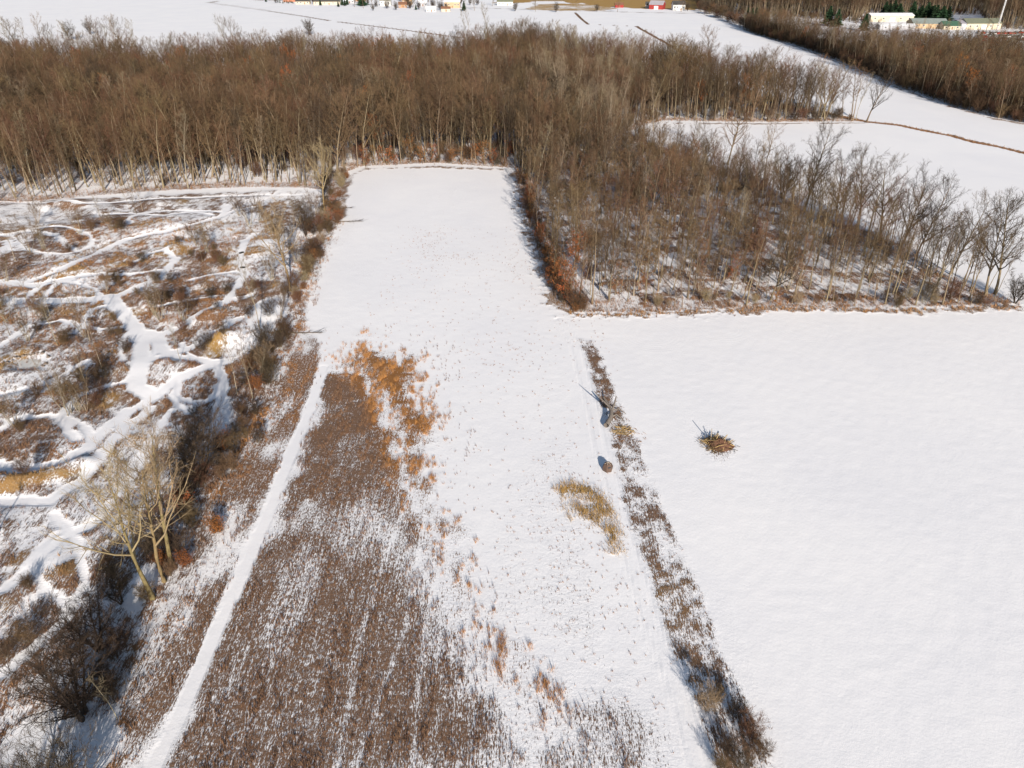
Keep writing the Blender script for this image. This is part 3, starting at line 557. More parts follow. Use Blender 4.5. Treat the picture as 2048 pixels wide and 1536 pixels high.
# --- everything farther off: one object of instances per wood
SRC = bpy.data.collections.new("tree_kinds")
src_keys = ["f0", "f1", "f2", "f3", "f4", "f5", "f6", "pole0", "pole1", "pole2", "pale0", "pale1", "big2", "rustbig", "bush0", "bush1", "bush2", "sap0"]
for n_, k_ in enumerate(src_keys):
    ms = TREES[k_][1]; V = []; F = []; M = []; mi = []; off = 0
    for j, (pn, me) in enumerate(ms):
        v = np.empty(len(me.vertices)*3, np.float32); me.vertices.foreach_get('co', v); V.append(v.reshape(-1, 3))
        q = np.empty(len(me.loops), np.int32); me.loops.foreach_get('vertex_index', q); q = q.reshape(-1, 3)+off; F.append(q); off += len(me.vertices); mi.append(np.full(len(q), j, np.int32)); M.append(me.materials[0])
    V = np.concatenate(V); F = np.concatenate(F); me = bpy.data.meshes.new("tree_form_%02d" % n_)
    me.vertices.add(len(V)); me.vertices.foreach_set('co', V.ravel()); me.loops.add(F.size); me.loops.foreach_set('vertex_index', F.ravel())
    me.polygons.add(len(F)); me.polygons.foreach_set('loop_start', np.arange(0, F.size, 3, dtype=np.int32))
    for m in M: me.materials.append(m)
    me.polygons.foreach_set('material_index', np.concatenate(mi)); me.update(calc_edges=True)
    SRC.objects.link(bpy.data.objects.new("tree_form_%02d" % n_, me))
def instancer(name, x, y, idx, scl, label, cat):
    me = bpy.data.meshes.new(name); n = len(x); z = hq(x, y)
    me.vertices.add(n); me.vertices.foreach_set('co', np.stack([x, y, z], 1).astype(np.float32).ravel())
    a = me.attributes.new("idx", 'INT', 'POINT'); a.data.foreach_set('value', np.asarray(idx, np.int32))
    a = me.attributes.new("rot", 'FLOAT_VECTOR', 'POINT'); a.data.foreach_set('vector', np.stack([rng.normal(0, .04, n), rng.normal(0, .04, n), rng.uniform(0, 6.28, n)], 1).astype(np.float32).ravel())
    a = me.attributes.new("scl", 'FLOAT_VECTOR', 'POINT'); s2 = scl*rng.uniform(.9, 1.15, n); a.data.foreach_set('vector', np.stack([s2, s2, scl], 1).astype(np.float32).ravel())
    o = bpy.data.objects.new(name, me); COL.objects.link(o); tag(o, label, cat, kind='stuff')
    ng = bpy.data.node_groups.new(name+"_nodes", 'GeometryNodeTree'); ng.interface.new_socket("Geometry", in_out='INPUT', socket_type='NodeSocketGeometry'); ng.interface.new_socket("Geometry", in_out='OUTPUT', socket_type='NodeSocketGeometry')
    N = ng.nodes; L = ng.links; gi = N.new("NodeGroupInput"); go = N.new("NodeGroupOutput"); ip = N.new("GeometryNodeInstanceOnPoints"); ci = N.new("GeometryNodeCollectionInfo")
    ci.inputs['Collection'].default_value = SRC; ci.inputs['Separate Children'].default_value = True; ci.inputs['Reset Children'].default_value = True
    ip.inputs['Pick Instance'].default_value = True
    def na(nm, ty):
        q = N.new("GeometryNodeInputNamedAttribute"); q.data_type = ty; q.inputs['Name'].default_value = nm; return q.outputs['Attribute']
    L.new(gi.outputs[0], ip.inputs['Points']); L.new(ci.outputs[0], ip.inputs['Instance']); L.new(na("idx", 'INT'), ip.inputs['Instance Index'])
    L.new(na("rot", 'FLOAT_VECTOR'), ip.inputs['Rotation']); L.new(na("scl", 'FLOAT_VECTOR'), ip.inputs['Scale']); L.new(ip.outputs[0], go.inputs[0])
    o.modifiers.new("forest", 'NODES').node_group = ng; return o
ki = np.array([src_keys.index(k_) for k_ in kinds])
ux, uy = fill(WOOD_MAIN, 5.2, 21); ua, ub, _ = to_px(ux, uy); q = (ua > -160) & (ua < 2210) & ((uy > np.where(ux < -60, 245, 215)) | (rng.random(len(ux)) < .12)); ux, uy = ux[q], uy[q]
instancer("woodland_trees", np.r_[wx_[rest_i], ux], np.r_[wy_[rest_i], uy], np.r_[ki[rest_i], rng.integers(14, 18, len(ux))], np.r_[rng.uniform(.75, 1.15, len(rest_i))*shrink[rest_i], rng.uniform(.6, 1.3, len(ux))], "dense bare brown woodland stretching across behind the clearing", "woodland")
fx1, fy1 = fill(WOOD_FAR, 3.4, 9); a_, b_, _ = to_px(fx1, fy1); q = (a_ < 2180); fx1, fy1 = fx1[q], fy1[q]
n1_ = len(fx1); ux, uy = fill(WOOD_FAR, 3.6, 22); dd_ = sd(ux, uy, WOOD_FAR); ua, ub, _ = to_px(ux, uy); q = (ua < 2180) & ((dd_ < 9) | (rng.random(len(ux)) < .4)); ux, uy = ux[q], uy[q]
vx, vy = fill(P_YARD, 5.5, 23); va, vb, _ = to_px(vx, vy); q = (vb > 64) & (va < 2180) & (rng.random(len(vx)) < .5); vx, vy = vx[q], vy[q]
instancer("far_woodland_trees", np.r_[fx1, ux, vx], np.r_[fy1, uy, vy], np.r_[rng.choice(14, n1_, p=np.array([.13, .13, .09, .13, .09, .12, .09, .04, .03, .03, .04, .04, .03, .01])), rng.integers(14, 17, len(ux)), rng.choice([10, 11, 17, 14], len(vx))], np.r_[rng.uniform(.50, .92, n1_), rng.uniform(.9, 2.0, len(ux)), rng.uniform(.25, .5, len(vx))], "far brown wood across the snowfield at the right edge", "woodland")
fx2, fy2 = fill(WOOD_BACK, 5.0, 11); a_, b_, _ = to_px(fx2, fy2); q = (a_ < 2180) & (fy2 < 1500); fx2, fy2 = fx2[q], fy2[q]
instancer("background_woodland_trees", fx2, fy2, rng.choice([0, 1, 2, 3, 4, 5, 6, 4, 4, 14, 15, 16], len(fx2)), rng.uniform(1.0, 1.4, len(fx2)), "hazy brown wood behind the sheds along the top edge", "woodland")
print("far", len(fx1), len(fx2))
exec_marker = 1

# --- trees one can point at: key, px, py(base), scale, label
for a_, b_, lab in [(150,1640,"right one of two round bare trees just outside the bottom picture edge"),(90,1660,"left one of two round bare trees just outside the bottom picture edge"),(-60,1190,"tall slim bare tree just outside the left picture edge")]:
    x, y = G(a_, b_); plant("slim2" if a_ < 0 else "round1", x, y, lab, s=1.7 if a_ < 0 else .9)
T1 = [("gold0", 304, 1194, 1.0, "yellow barked leaning tree, lowest of the three beside the snowy path", "yellow_barked_tree"),
 ("gold1", 328, 1160, .95, "yellow barked tree in the middle of the three beside the path", None),
 ("gold2", 343, 1128, 1.0, "yellow barked tree, upper right of the three beside the path", None),
 ("round0", 402, 955, 1.05, "dark round bare tree in the hedge above the yellow barked trees", None),
 ("round1", 165, 1428, 1.12, "dark round bare tree nearest the camera at bottom left", None),
 ("round0", 199, 1300, .75, "small dark bare tree between the bottom round tree and the yellow trunks", None),
 ("round1", 243, 1205, .5, "little dark bare tree just left of the lowest yellow trunk", None),
 ("gold1", 581, 584, .98, "tall yellow barked tree in the hedge beside the old snowy field", None),
 ("pale0", 520, 662, .62, "grey tree in the hedge over blue shaded snow below the tall yellow tree", None),
 ("gold2", 648, 418, .95, "olive tinted forked tree at the upper end of the hedge", None),
 ("round1", 612, 470, .8, "grey round bare tree in the upper hedge left of the clearing", None),
 ("slim0", 497, 760, 1.1, "slim double stemmed tree at the gap below the golden bank", None),
 ("big0", 1607, 424, 1.02, "tallest lone spreading tree rising over the far edge of the right wood", None),
 ("big1", 1990, 588, .93, "big forked bare tree at the right end of the wood", None),
 ("big0", 1972, 590, .86, "leaning bare tree left beside the forked one at the wood's right end", None),
 ("round0", 2030, 606, .62, "low dark bare tree at the very tip of the right wood", None),
 ("brownbig", 1925, 578, .72, "bare tree with clinging brown leaves near the right tip of the wood", None),
 ("brownbig", 1880, 560, .8, "brown leaved tree left of the right wood's tip, over its far edge", None),
 ("big2", 1900, 548, .75, "bare spreading tree between the brown leaved trees of the right wood", None),
 ("big1", 1830, 520, .82, "leaning bare tree on the far edge of the right wood, right of centre", None),
 ("big0", 1800, 498, .85, "wide bare tree on the far edge of the right wood near its middle", None),
 ("big2", 1760, 482, .9, "pale bare spreading tree on the far edge of the right wood", None),
 ("big1", 1715, 464, .9, "crooked bare tree on the far edge just right of the tallest one", None),
 ("big0", 1672, 452, .82, "bare tree standing next right of the tallest wood edge tree", None),
 ("round1", 1565, 396, 1.1, "round bare tree left of the tallest wood edge tree", None),
 ("big2", 1455, 330, .9, "lone tall bare tree poking over the upper middle snowfield", None),
 ("big1", 1541, 600, .62, "double trunk tree in the front row of the right wood", None),
 ("big0", 1218, 600, .6, "bare tree with orange scrub round it in the right wood's front corner", None),
 ("gold0", 1155, 520, .7, "pale branching tree leaning over the shaded edge of the clearing", None),
 ("big1", 1733, 243, .95, "lone leaning bare tree at the end of the upper tree strip", None),
 ("pale0", 1712, 240, .8, "slim pale tree just left of the lone leaning one", None),
 ("pale1", 1306, 262, .85, "pale tree at the left corner of the upper snowfield", None),
 ("round1", 141, 80, 1.12, "left tree of the pair standing alone in the far snowfield", None),
 ("round0", 181, 68, .95, "right tree of the pair standing alone in the far snowfield", None),
 ("round0", 620, 70, 1.1, "single round bare tree in the far snowfield below the ditch line", None),
 ("pale0", 930, 76, .85, "narrow pale bare tree at the far end of the ditch line", None),
 ("pale1", 940, 77, .85, "second narrow pale tree at the far end of the ditch line", None),
 ("pale1", 978, 96, 1.2, "bushy pale crowned tree above the far edge of the wood", None),
 ("big2", 1422, 166, 1.1, "large fan shaped bare tree on the far edge of the upper wood", None),
 ("rustbig", 368, 178, 1.0, "vivid orange leaved tree near the far edge of the left wood", None),
 ("rustbig", 358, 172, .8, "smaller orange leaved tree left against the vivid orange one", None),
 ("rustbig", 585, 178, .9, "dull orange leaved tree inside the far edge of the wood", None)]
for k_, a_, b_, s_, lab, _ in T1:
    x, y = G(a_, b_); tl = (0, 0)
    if 1590 < a_ < 2010 and b_ > 400: tl = (0, .10)
    if a_ == 304: tl = (0, -.06)
    plant(k_, x, y, lab, s=s_, tilt=tl)
for n_, (a_, b_) in enumerate([(8,140),(40,142),(52,138),(70,146),(95,140),(112,150),(160,150),(215,140),(228,142),(240,144),(252,146),(268,142),(284,152),(470,148),(478,152)]):
    x, y = G(a_, b_); plant(["pale0", "pale1", "big2"][n_ % 3], x, y, "tall grey tree rising above the far left edge of the wood", group="tall grey trees above the far left wood edge", s=float(rng.uniform(1.0, 1.3)))

def zone(a, b):
    """where in the left scrub and hedge a plant stands, by things one can find"""
    if b > 1330: return "near the bottom left corner"
    if b > 1210: return "below the yellow barked trees"
    if b > 1080: return "beside the yellow barked trees"
    if b > 900: return "above the yellow barked trees" if a > 230 else "by the curved straw bank"
    if b > 780: return "below the crossing of the snowy tracks" if a > 200 else "left below the frozen pond"
    if b > 680: return "by the golden bank" if a > 400 else ("between the snowy track loops" if a > 240 else "beside the frozen pond")
    if b > 590: return "above the golden bank" if a > 400 else ("right of the wide track bend" if a > 230 else "left of the wide track bend")
    if b > 500: return "by the tyres on the upper track" if a > 400 else ("in the middle of the upper scrub" if a > 180 else "left of the upper scrub tracks")
    return "at the upper end of the hedge" if a > 560 else ("at the upper right of the scrub" if a > 350 else ("at the top middle of the scrub" if a > 170 else "at the top left of the scrub"))
BUSHCOL = {"bush0": "brown", "bush1": "reddish", "bush2": "dark", "bush3": "yellowish", "leafbush0": "rust leaved", "leafbush1": "brown leaved"}
def szw(s_, a=.75, b=1.0): return "small" if s_ < a else ("large" if s_ > b else "middling")
# saplings in the scrub
SL = [(60,503,"sap0"),(88,498,"sap1"),(95,505,"slim1"),(70,480,"slim0"),(260,420,"slim1"),(272,425,"slim0"),(285,418,"slim2"),(225,460,"sap2"),(205,450,"slim1"),(405,520,"slim2"),(415,505,"sap1"),(395,490,"sap2"),(60,620,"slim0"),(85,640,"sap2"),(57,680,"sap1"),(45,660,"slim1"),(100,632,"slim2"),(115,690,"slim1"),(20,670,"slim0"),(15,640,"sap2"),(170,670,"sap0"),(178,676,"slim2"),(160,650,"slim1"),(128,620,"slim0"),(310,630,"sap1"),(320,640,"sap0"),(330,632,"slim1"),(205,740,"slim2"),(110,805,"slim1"),(125,815,"sap0"),(140,820,"sap0"),(155,815,"sap1"),(170,812,"sap2"),(185,800,"slim2"),(135,828,"slim1"),(30,850,"sap2"),(160,465,"sap1"),(210,580,"sap2"),(360,720,"slim1"),(370,640,"sap2"),(75,445,"sap2"),(500,450,"sap0"),(520,440,"sap1"),(480,430,"sap2"),(545,470,"sap0"),(560,455,"sap1"),(575,500,"sap0"),(595,530,"sap2"),(545,560,"sap1"),(475,790,"slim2"),(505,795,"slim1"),(520,760,"sap0"),(560,640,"sap2"),(600,440,"sap0"),(630,440,"sap1"),(10,560,"sap2"),(235,1440,"slim1"),(30,520,"slim2")]
for a_, b_, k_ in SL:
    x, y = G(a_, b_); nm = TREES[k_][0]; lab = "thin bare multi stemmed sapling clump among the scrub mounds" if "sap" in k_ else "single slim bare sapling among the scrub mounds"
    s_ = float(rng.uniform(.75, 1.05)); lab = ("tall " if s_ > .9 else "short ")+("pale" if k_ in ("slim1", "slim2") or "sap" in k_ else "brown")+(" multi stemmed sapling clump " if "sap" in k_ else " slim single sapling ")+zone(a_, b_)
    plant(k_, x, y, lab, cat='sapling', group=lab, s=s_)
# hedge bushes and trees along the line beside the path
seg = np.diff(HEDGE, axis=0); ln = np.hypot(*seg.T); n_ = 100; ii = rng.choice(len(seg), n_, p=ln/ln.sum()); tt = rng.random(n_)
for q in range(n_):
    x = HEDGE[ii[q], 0]+seg[ii[q], 0]*tt[q]+rng.normal(0, 1.9); y = HEDGE[ii[q], 1]+seg[ii[q], 1]*tt[q]+rng.normal(0, 1.2)
    if any(((x-c[0])/c[2])**2+((y-c[1])/c[3])**2 < 1.0 for c in CLEARS): continue
    if y < 38 or (y < 62 and rng.random() < .45): continue
    r_ = rng.random(); k_ = "leafbush%d" % rng.integers(2) if r_ < .22 else "bush%d" % rng.choice([0, 1, 2, 0, 2, 3])
    s_ = float(rng.uniform(.5, 1.2)); a_, b_, _ = to_px(x, y); lab = "%s %s bush in the hedge line %s" % (szw(s_), BUSHCOL[k_], zone(300 if b_ > 780 else 600, b_)); plant(k_, x, y, lab, cat='bush', group=lab, s=s_)
for a_, b_ in [(480,820),(470,870),(440,930),(430,900),(380,930),(365,960),(250,1290),(210,1350),(225,1400),(545,700),(530,690),(510,720),(500,640),(540,640),(560,690)]:
    x, y = G(a_, b_); lab = "dense dark thicket bush %s" % zone(a_, b_)
    plant("bush2", x, y, lab, cat='bush', group=lab, s=float(rng.uniform(.55, .9)))
# bushes in the scrub
sx_, sy_ = scatter(-110, -20, 48, 190, .05); d, o, t, k = fields(sx_, sy_); pxx, pyy, _ = to_px(sx_, sy_); s = sd(sx_, sy_, P_SCRUB)
ok = (s > 1) & (d > .6) & (k < .2) & (pxx > -40); ids = np.nonzero(ok)[0][:130]
for q in ids:
    k_ = "bush%d" % rng.choice([0, 1, 2, 0, 1]); s_ = float(rng.uniform(.35, .8)); lab = "%s %s scrub bush %s" % (szw(s_, .5, .65), BUSHCOL[k_], zone(pxx[q], pyy[q]))
    plant(k_, sx_[q], sy_[q], lab, cat='bush', group=lab, s=s_)
# bushes in the near end of the weedy strip
for q, (a_, b_, k_, s_, lab) in enumerate([(1415,1418,"bush3",.75,"yellowish bush in the weedy strip near the bottom edge"),(1432,1400,"bush0",.6,"brown bush just above the yellowish one in the strip"),(1500,1470,"bush1",.75,"reddish spiky bush on the strip beside the smooth right field"),(1470,1430,"bush2",.6,"dark bush in the middle of the strip's near end"),(1455,1500,"bush2",.6,"dark purple bush at the bottom of the strip"),(1480,1530,"bush2",.65,"dark thicket where the strip leaves the bottom edge"),(1520,1510,"bush1",.6,"reddish bush at the strip's bottom right"),(1440,1540,"bush0",.5,"brown bush at the strip's bottom left"),(1385,1330,"bush0",.3,"tiny bush on the left side of the weedy strip")]):
    x, y = G(a_, b_); plant(k_, x, y, lab, cat='bush', s=s_)
# rust leaved young trees along the clearing
RL = [(732,335,1.0),(745,330,.8),(762,328,.8),(778,330,.9),(820,328,1.0),(826,318,1.1),(845,328,.9),(862,326,.8),(870,330,.9),(905,328,.8),(925,330,.7),(945,330,.9),(962,326,1.1),(968,332,1.0),(985,334,.8),(1018,318,1.0),(865,302,1.0),(938,290,1.0),(792,332,.6),(1040,372,.7),(1055,400,.8),(1060,420,.8),(1068,440,.8),(1085,500,.9),(1096,535,1.0),(1104,560,.9),(1115,590,1.0),(1130,604,1.1),(1142,612,1.0),(1150,616,.8),(1100,575,.8),(1290,575,1.1),(1395,545,1.0),(1465,560,.9),(1230,590,.9),(1285,598,.7),(1552,616,.6),(655,440,.7),(660,455,.7),(670,420,.7)]
for q, (a_, b_, s_) in enumerate(RL):
    x, y = G(a_, b_); k_ = "rust%d" % (q % 3)
    place = "at the far end of the clearing" if b_ < 345 else ("along the shaded right edge of the clearing" if a_ < 1160 and a_ > 900 else ("inside the right wood" if a_ > 1160 else "at the upper hedge end"))
    lab = "young tree with rust orange leaves "+place if q % 3 != 1 else "young tree with dull brown leaves "+place
    plant(k_, x, y, lab, cat='tree', group=lab, s=s_*(.8 if q % 3 == 2 else 1))
# shaded brush along the clearing's right edge
for q in range(34):
    f = q/34; P = EDGEGRASS[4][0]; k0 = min(int(f*(len(P)-1)), len(P)-2); p = P[k0]+(P[k0+1]-P[k0])*(f*(len(P)-1)-k0)
    k_ = ["bush1", "bush2", "leafbush1"][q % 3]; s_ = float(rng.uniform(.6, 1.15)); lab = "%s %s brush %s at the shaded right edge of the clearing" % ("tall" if s_ > .88 else "low", BUSHCOL[k_], ["far up", "halfway up", "low down"][min(2, q//12)])
    plant(k_, p[0]+rng.uniform(0, 3.0), p[1]+rng.normal(0, 1.5), lab, cat='bush', group=lab, s=s_)
for q in range(22):
    a_ = rng.uniform(1180, 2020); b_ = rng.uniform(596, 616); x, y = G(a_, b_); k_ = "bush%d" % rng.choice([0, 1, 3]); lab = "low %s bush in the grassy front edge of the right wood, %s" % (BUSHCOL[k_], ["left quarter", "left of centre", "right of centre", "right quarter"][min(3, int((a_-1180)/210))])
    plant(k_, x, y, lab, cat='bush', group=lab, s=float(rng.uniform(.35, .75)))
# hedgerow bushes at the top of the far right field
for q in range(40):
    f = q/40; a_ = 1398+(1560-1398)*f; b_ = 25+f*58+rng.uniform(-8, -1); x, y = G(a_, b_); lab = "leafless %s hedgerow bush at the top of the far right field, %s" % (["reddish", "dark", "brown"][q % 3], ["left end", "middle", "right end"][min(2, q//14)])
    plant(["bush1", "bush2", "bush0"][q % 3], x, y, lab, cat='bush', group=lab, s=float(rng.uniform(1.6, 3.0)))

# evergreens
def conifer_mesh(seed, h, r):
    np.random.seed(seed); T, C = TM(), TM(); T.tube([(0, 0, -.2), (0, 0, h*.5), (0, 0, h*.98)], [r*.09, r*.06, .02], 6)
    n = 900
    for q in range(n):
        f = (q/n)**.75; zz = h*(.06+.92*f); rr = r*(1-f)**.85*(.75+.35*math.sin(zz*5)); az = random.uniform(0, 6.28); ro = rr*random.uniform(.45, 1)
        a = np.array([math.cos(az)*ro*.5, math.sin(az)*ro*.5, zz+.1]); b = np.array([math.cos(az)*ro*1.05, math.sin(az)*ro*1.05, zz-.35*random.random()]); C.blade(a, b, r*.26)
    out = []
    for nm, t, m in (("trunk", T, M_BARK), ("crown", C, M_NEEDLE)):
        me = bpy.data.meshes.new(nm); me.from_pydata([tuple(v) for v in t.V], [], t.F); me.materials.append(m); out.append((nm, me))
    return out
TREES["fir0"] = ("evergreen_tree", conifer_mesh(1, 11, 4.4), 11); TREES["fir1"] = ("evergreen_tree", conifer_mesh(2, 10, 5.0), 10)
EV = [(1498,38,1.0,"middle of the yard clearing's left side"),(1507,38,1.1,""),(1515,36,.9,""),(1524,38,.7,"")]
for q, (a_, b_, s_) in enumerate([(1494,39,.9),(1502,41,1.1),(1511,41,1.0),(1521,40,.8)]):
    x, y = G(a_, b_); plant("fir%d" % (q % 2), x, y, "dark evergreen in the small clump beside the upper snow clearing", group="evergreens beside the upper snow clearing", s=s_)
for q, (a_, b_) in enumerate([(1822,38),(1834,41),(1846,42),(1858,43),(1868,45),(1880,46),(1892,46),(1840,34),(1852,34),(1864,35),(1768,32),(1776,34),(1785,32),(1796,33)]):
    x, y = G(a_, b_); plant("fir%d" % (q % 2), x, y, "dark evergreen in the row behind the yard buildings", group="evergreens behind the yard buildings", s=(lambda v: (v*1.5, v*1.5, v))(float(rng.uniform(1.0, 1.4))))
for a_, b_, s_, lab in [(1655,52,1.6,"dark evergreen standing alone in the brown upper right wood"),(1672,54,1.4,"second dark evergreen deep in the upper right wood"),(1727,62,1.3,"dark evergreen left of the cream long shed"),(641,11,.62,"small evergreen left of the green roofed cream house"),(677,14,.55,"lone small evergreen right below the cream house"),(685,11,.75,"left evergreen of the three on the lawn"),(690,12,.65,"middle evergreen of the three on the lawn"),(695,10,.75,"right evergreen of the three on the lawn"),(725,12,1.35,"wide dark green tree between the roadside houses"),(832,20,.5,"tiny evergreen on the lawn right of the orange shed"),(928,22,.9,"evergreen at the right end of the house row"),(532,4,.5,"small dark evergreen at the left end of the house row")]:
    x, y = G(a_, b_); plant("fir0" if s_ < 1 else "fir1", x, y, lab, s=s_ if a_ != 725 else (1.9, 1.9, 1.0))

for q, a_ in enumerate([556, 560, 566, 569, 574, 577, 580, 583, 586]):
    x, y = G(a_, 5+q % 3); plant("fir0", x, y, "tiny clipped evergreen in the row before the long brick building", cat='bush', group="clipped evergreens before the brick building", s=.27)
# yard trees among the houses
for q, (a_, b_) in enumerate([(628,8),(745,12),(752,14),(778,16),(820,17),(826,15),(815,10),(858,16),(866,18),(872,16),(880,20),(848,20),(893,18),(985,12),(955,10),(1000,8),(1375,22),(1362,24),(700,4),(600,3),(560,1),(770,4),(800,2),(910,4),(1395,10),(1410,14)]+[(700+(i*37 % 250), 3+(i*7 % 19)) for i in range(34)]+[(520+(i*53 % 180), (i*5 % 7)) for i in range(8)]+[(1030+(i*41 % 330), 22+(i % 3)) for i in range(6)]):
    x, y = G(a_, b_); plant(["round0", "big2", "round1", "f1"][q % 4], x, y, "bare yard tree among the far roadside houses", group="bare yard trees among the roadside houses", s=float(rng.uniform(.55, .85)))

# ------------------------------------------------------------------ buildings
class PM:
    def __init__(s): s.V = []; s.F = []
    def box(s, c, d):
        n = len(s.V); cx, cy, cz = c; a, b, h = d[0]/2, d[1]/2, d[2]/2
        s.V += [(cx+i*a, cy+j*b, cz+k*h) for k in (-1, 1) for j in (-1, 1) for i in (-1, 1)]
        s.F += [(n, n+2, n+3, n+1), (n+4, n+5, n+7, n+6), (n, n+1, n+5, n+4), (n+2, n+6, n+7, n+3), (n, n+4, n+6, n+2), (n+1, n+3, n+7, n+5)]; return s
    def prism(s, pts, y0, y1):
        n = len(s.V); k = len(pts); s.V += [(x, y0, z) for x, z in pts]+[(x, y1, z) for x, z in pts]
        s.F += [tuple(range(n, n+k)), tuple(range(n+2*k-1, n+k-1, -1))]+[(n+i, n+k+i, n+k+(i+1) % k, n+(i+1) % k) for i in range(k)]; return s
    def build(s, name, m, parent=None, rot=0):
        me = bpy.data.meshes.new(name); me.from_pydata(s.V, [], s.F); me.materials.append(m); o = bpy.data.objects.new(name, me); COL.objects.link(o)
        if parent: o.parent = parent
        return o
WALL = {k_: mat("wall_"+k_, c, .8, noise=1.2) for k_, c in {"white": (.62, .61, .58), "cream": (.55, .48, .36), "tan": (.48, .35, .22), "orange": (.38, .22, .12), "red": (.30, .04, .035), "grey": (.40, .40, .42), "brick": (.42, .17, .10), "sage": (.30, .36, .30)}.items()}
ROOF = {"dark": mat("roof_dark", (.07, .065, .06), noise=2), "snow": mat("roof_snow", (.78, .78, .80), noise=.4), "green": mat("roof_green", (.05, .11, .075), noise=1), "olive": mat("roof_olive", (.16, .17, .12), noise=1), "brown": mat("roof_brown", (.20, .10, .06), noise=1), "sage": mat("roof_sage", (.24, .27, .25), noise=1), "grey": mat("roof_grey", (.33, .31, .34), noise=1)}
M_WIN = mat("window_glass", (.03, .035, .045), .15); M_DOOR = mat("door_brown", (.22, .12, .07)); M_TRIM = mat("trim_white", (.75, .75, .74)); M_BRK = mat("chimney_brick", (.33, .14, .09), noise=6)
def house(a_, b_, w, d, h, wall, roof, rz, label, cat='house', rise=None, wins=3, name='house', chim=True, bigdoor=False):
    x, y = G(a_, b_); e = bpy.data.objects.new(name, None); COL.objects.link(e); e.location = (x, y, float(hq(x, y))); e.rotation_euler.z = R(rz); tag(e, label, cat)
    rise = rise or d*.32
    p = PM(); p.box((0, 0, h/2), (w, d, h)); wl = p.build("wall", WALL[wall], e)
    g = PM()                                                     # gable ends
    for sx in (-1, 1):
        n = len(g.V); X0, X1 = sx*(w/2), sx*(w/2-.2); g.V += [(X0, -d/2, h), (X0, d/2, h), (X0, 0, h+rise), (X1, -d/2, h), (X1, d/2, h), (X1, 0, h+rise)]
        g.F += [(n, n+1, n+2), (n+3, n+5, n+4), (n, n+3, n+4, n+1), (n+1, n+4, n+5, n+2), (n+2, n+5, n+3, n)]
    g.build("gable", WALL[wall], e)
    r_ = PM(); o_ = .45; t = .18; n = 0
    sl = rise/(d/2)
    prof = [(-d/2-o_, h-o_*sl+.02), (0, h+rise+.02), (d/2+o_, h-o_*sl+.02), (d/2+o_, h-o_*sl+.02+t), (0, h+rise+.02+t), (-d/2-o_, h-o_*sl+.02+t)]
    k = 6; r_.V = [(-w/2-o_, yy, zz) for yy, zz in prof]+[(w/2+o_, yy, zz) for yy, zz in prof]
    r_.F = [(0, 1, 4, 5), (1, 2, 3, 4), (6, 11, 10, 7), (7, 10, 9, 8)]+[(i, i+6, (i+1) % 6+6, (i+1) % 6) for i in range(6)]
    rf = r_.build("roof", ROOF[roof], e)
    if chim: PM().box((w*.22, d*.12, h+rise*.9), (.7, .7, 1.8)).build("chimney", M_BRK, rf)
    for q in range(wins):
        xx = -w/2+w*(q+.5)/wins+(.3 if q == wins//2 else 0)
        if q == wins//2:
            if bigdoor: PM().box((xx, -d/2-.03, h*.36), (min(4.5, w/wins*.7), .08, h*.7)).build("door", M_TRIM, e)
            else: PM().box((xx, -d/2-.03, 1.05), (1.1, .08, 2.1)).build("door", M_DOOR, e)
        else:
            f = PM().box((xx, -d/2-.03, h*.55), (1.7, .06, 1.4)).build("window", M_TRIM, e); PM().box((xx, -d/2-.075, h*.55), (1.4, .03, 1.1)).build("pane", M_WIN, f)
    return e
house(590, 3, 26, 11, 5.0, "brick", "dark", 4, "long low brick building behind a row of tiny dark evergreens", wins=6, chim=False)
house(607, 8, 16, 9, 3.2, "cream", "dark", 2, "small pale house with dark roof right of the brick building", wins=4)
house(655, 9, 30, 11, 3.6, "cream", "dark", 3, "wide cream ranch house with dark roof on the far lawn", wins=6)
house(640, 3, 10, 8, 4.2, "white", "snow", 0, "white house behind the cream ranch house", wins=3)
house(772, 11, 12, 10, 5.6, "white", "olive", 0, "white two storey house with olive roof beyond the field", wins=3)
house(806, 15, 9, 7, 3.4, "orange", "brown", 5, "small orange brown shed in the house row", 'shed', wins=3, name='shed', chim=False)
house(815, 9, 11, 9, 5.0, "tan", "brown", 0, "tan house with brown roof behind the orange shed", wins=3)
house(846, 12, 9, 8, 4.0, "grey", "snow", 0, "grey blue cottage with snowy roof in the row", wins=3)
house(862, 23, 10, 7, 2.8, "white", "snow", 8, "low white garage with snowy roof at the field edge", 'garage', wins=3, name='garage', chim=False)
house(905, 15, 17, 13, 6.0, "tan", "snow", 0, "large tan house under a broad snow covered roof", wins=5)
house(892, 23, 9, 5, 3.0, "cream", "brown", 0, "little cream shed with brown roof at the field edge", 'shed', wins=1, name='shed', chim=False)
house(720, 2, 14, 9, 4.5, "orange", "brown", 0, "orange brown house at the top edge left of the white house", wins=3)
house(700, 6, 12, 8, 3.4, "grey", "snow", 0, "low grey house with snowy roof beside the round evergreen", wins=3)
house(1010, 10, 18, 9, 3.8, "white", "olive", 0, "low white farmhouse right of the house row", wins=4)
house(1356, 20, 13, 10, 5.6, "white", "dark", 0, "white farmhouse with dark roof near the corn field corner", wins=4)
house(1314, 18, 15, 11, 4.6, "red", "grey", -25, "red barn next to the white farmhouse", 'barn', wins=1, name='barn', chim=False, bigdoor=True)
house(1300, 16, 10, 8, 3.6, "grey", "dark", -10, "dark low shed touching the red barn", 'shed', wins=1, name='shed', chim=False)
house(1238, 15, 9, 6, 3.0, "red", "brown", 0, "small red shed alone by the road", 'shed', wins=1, name='shed', chim=False)
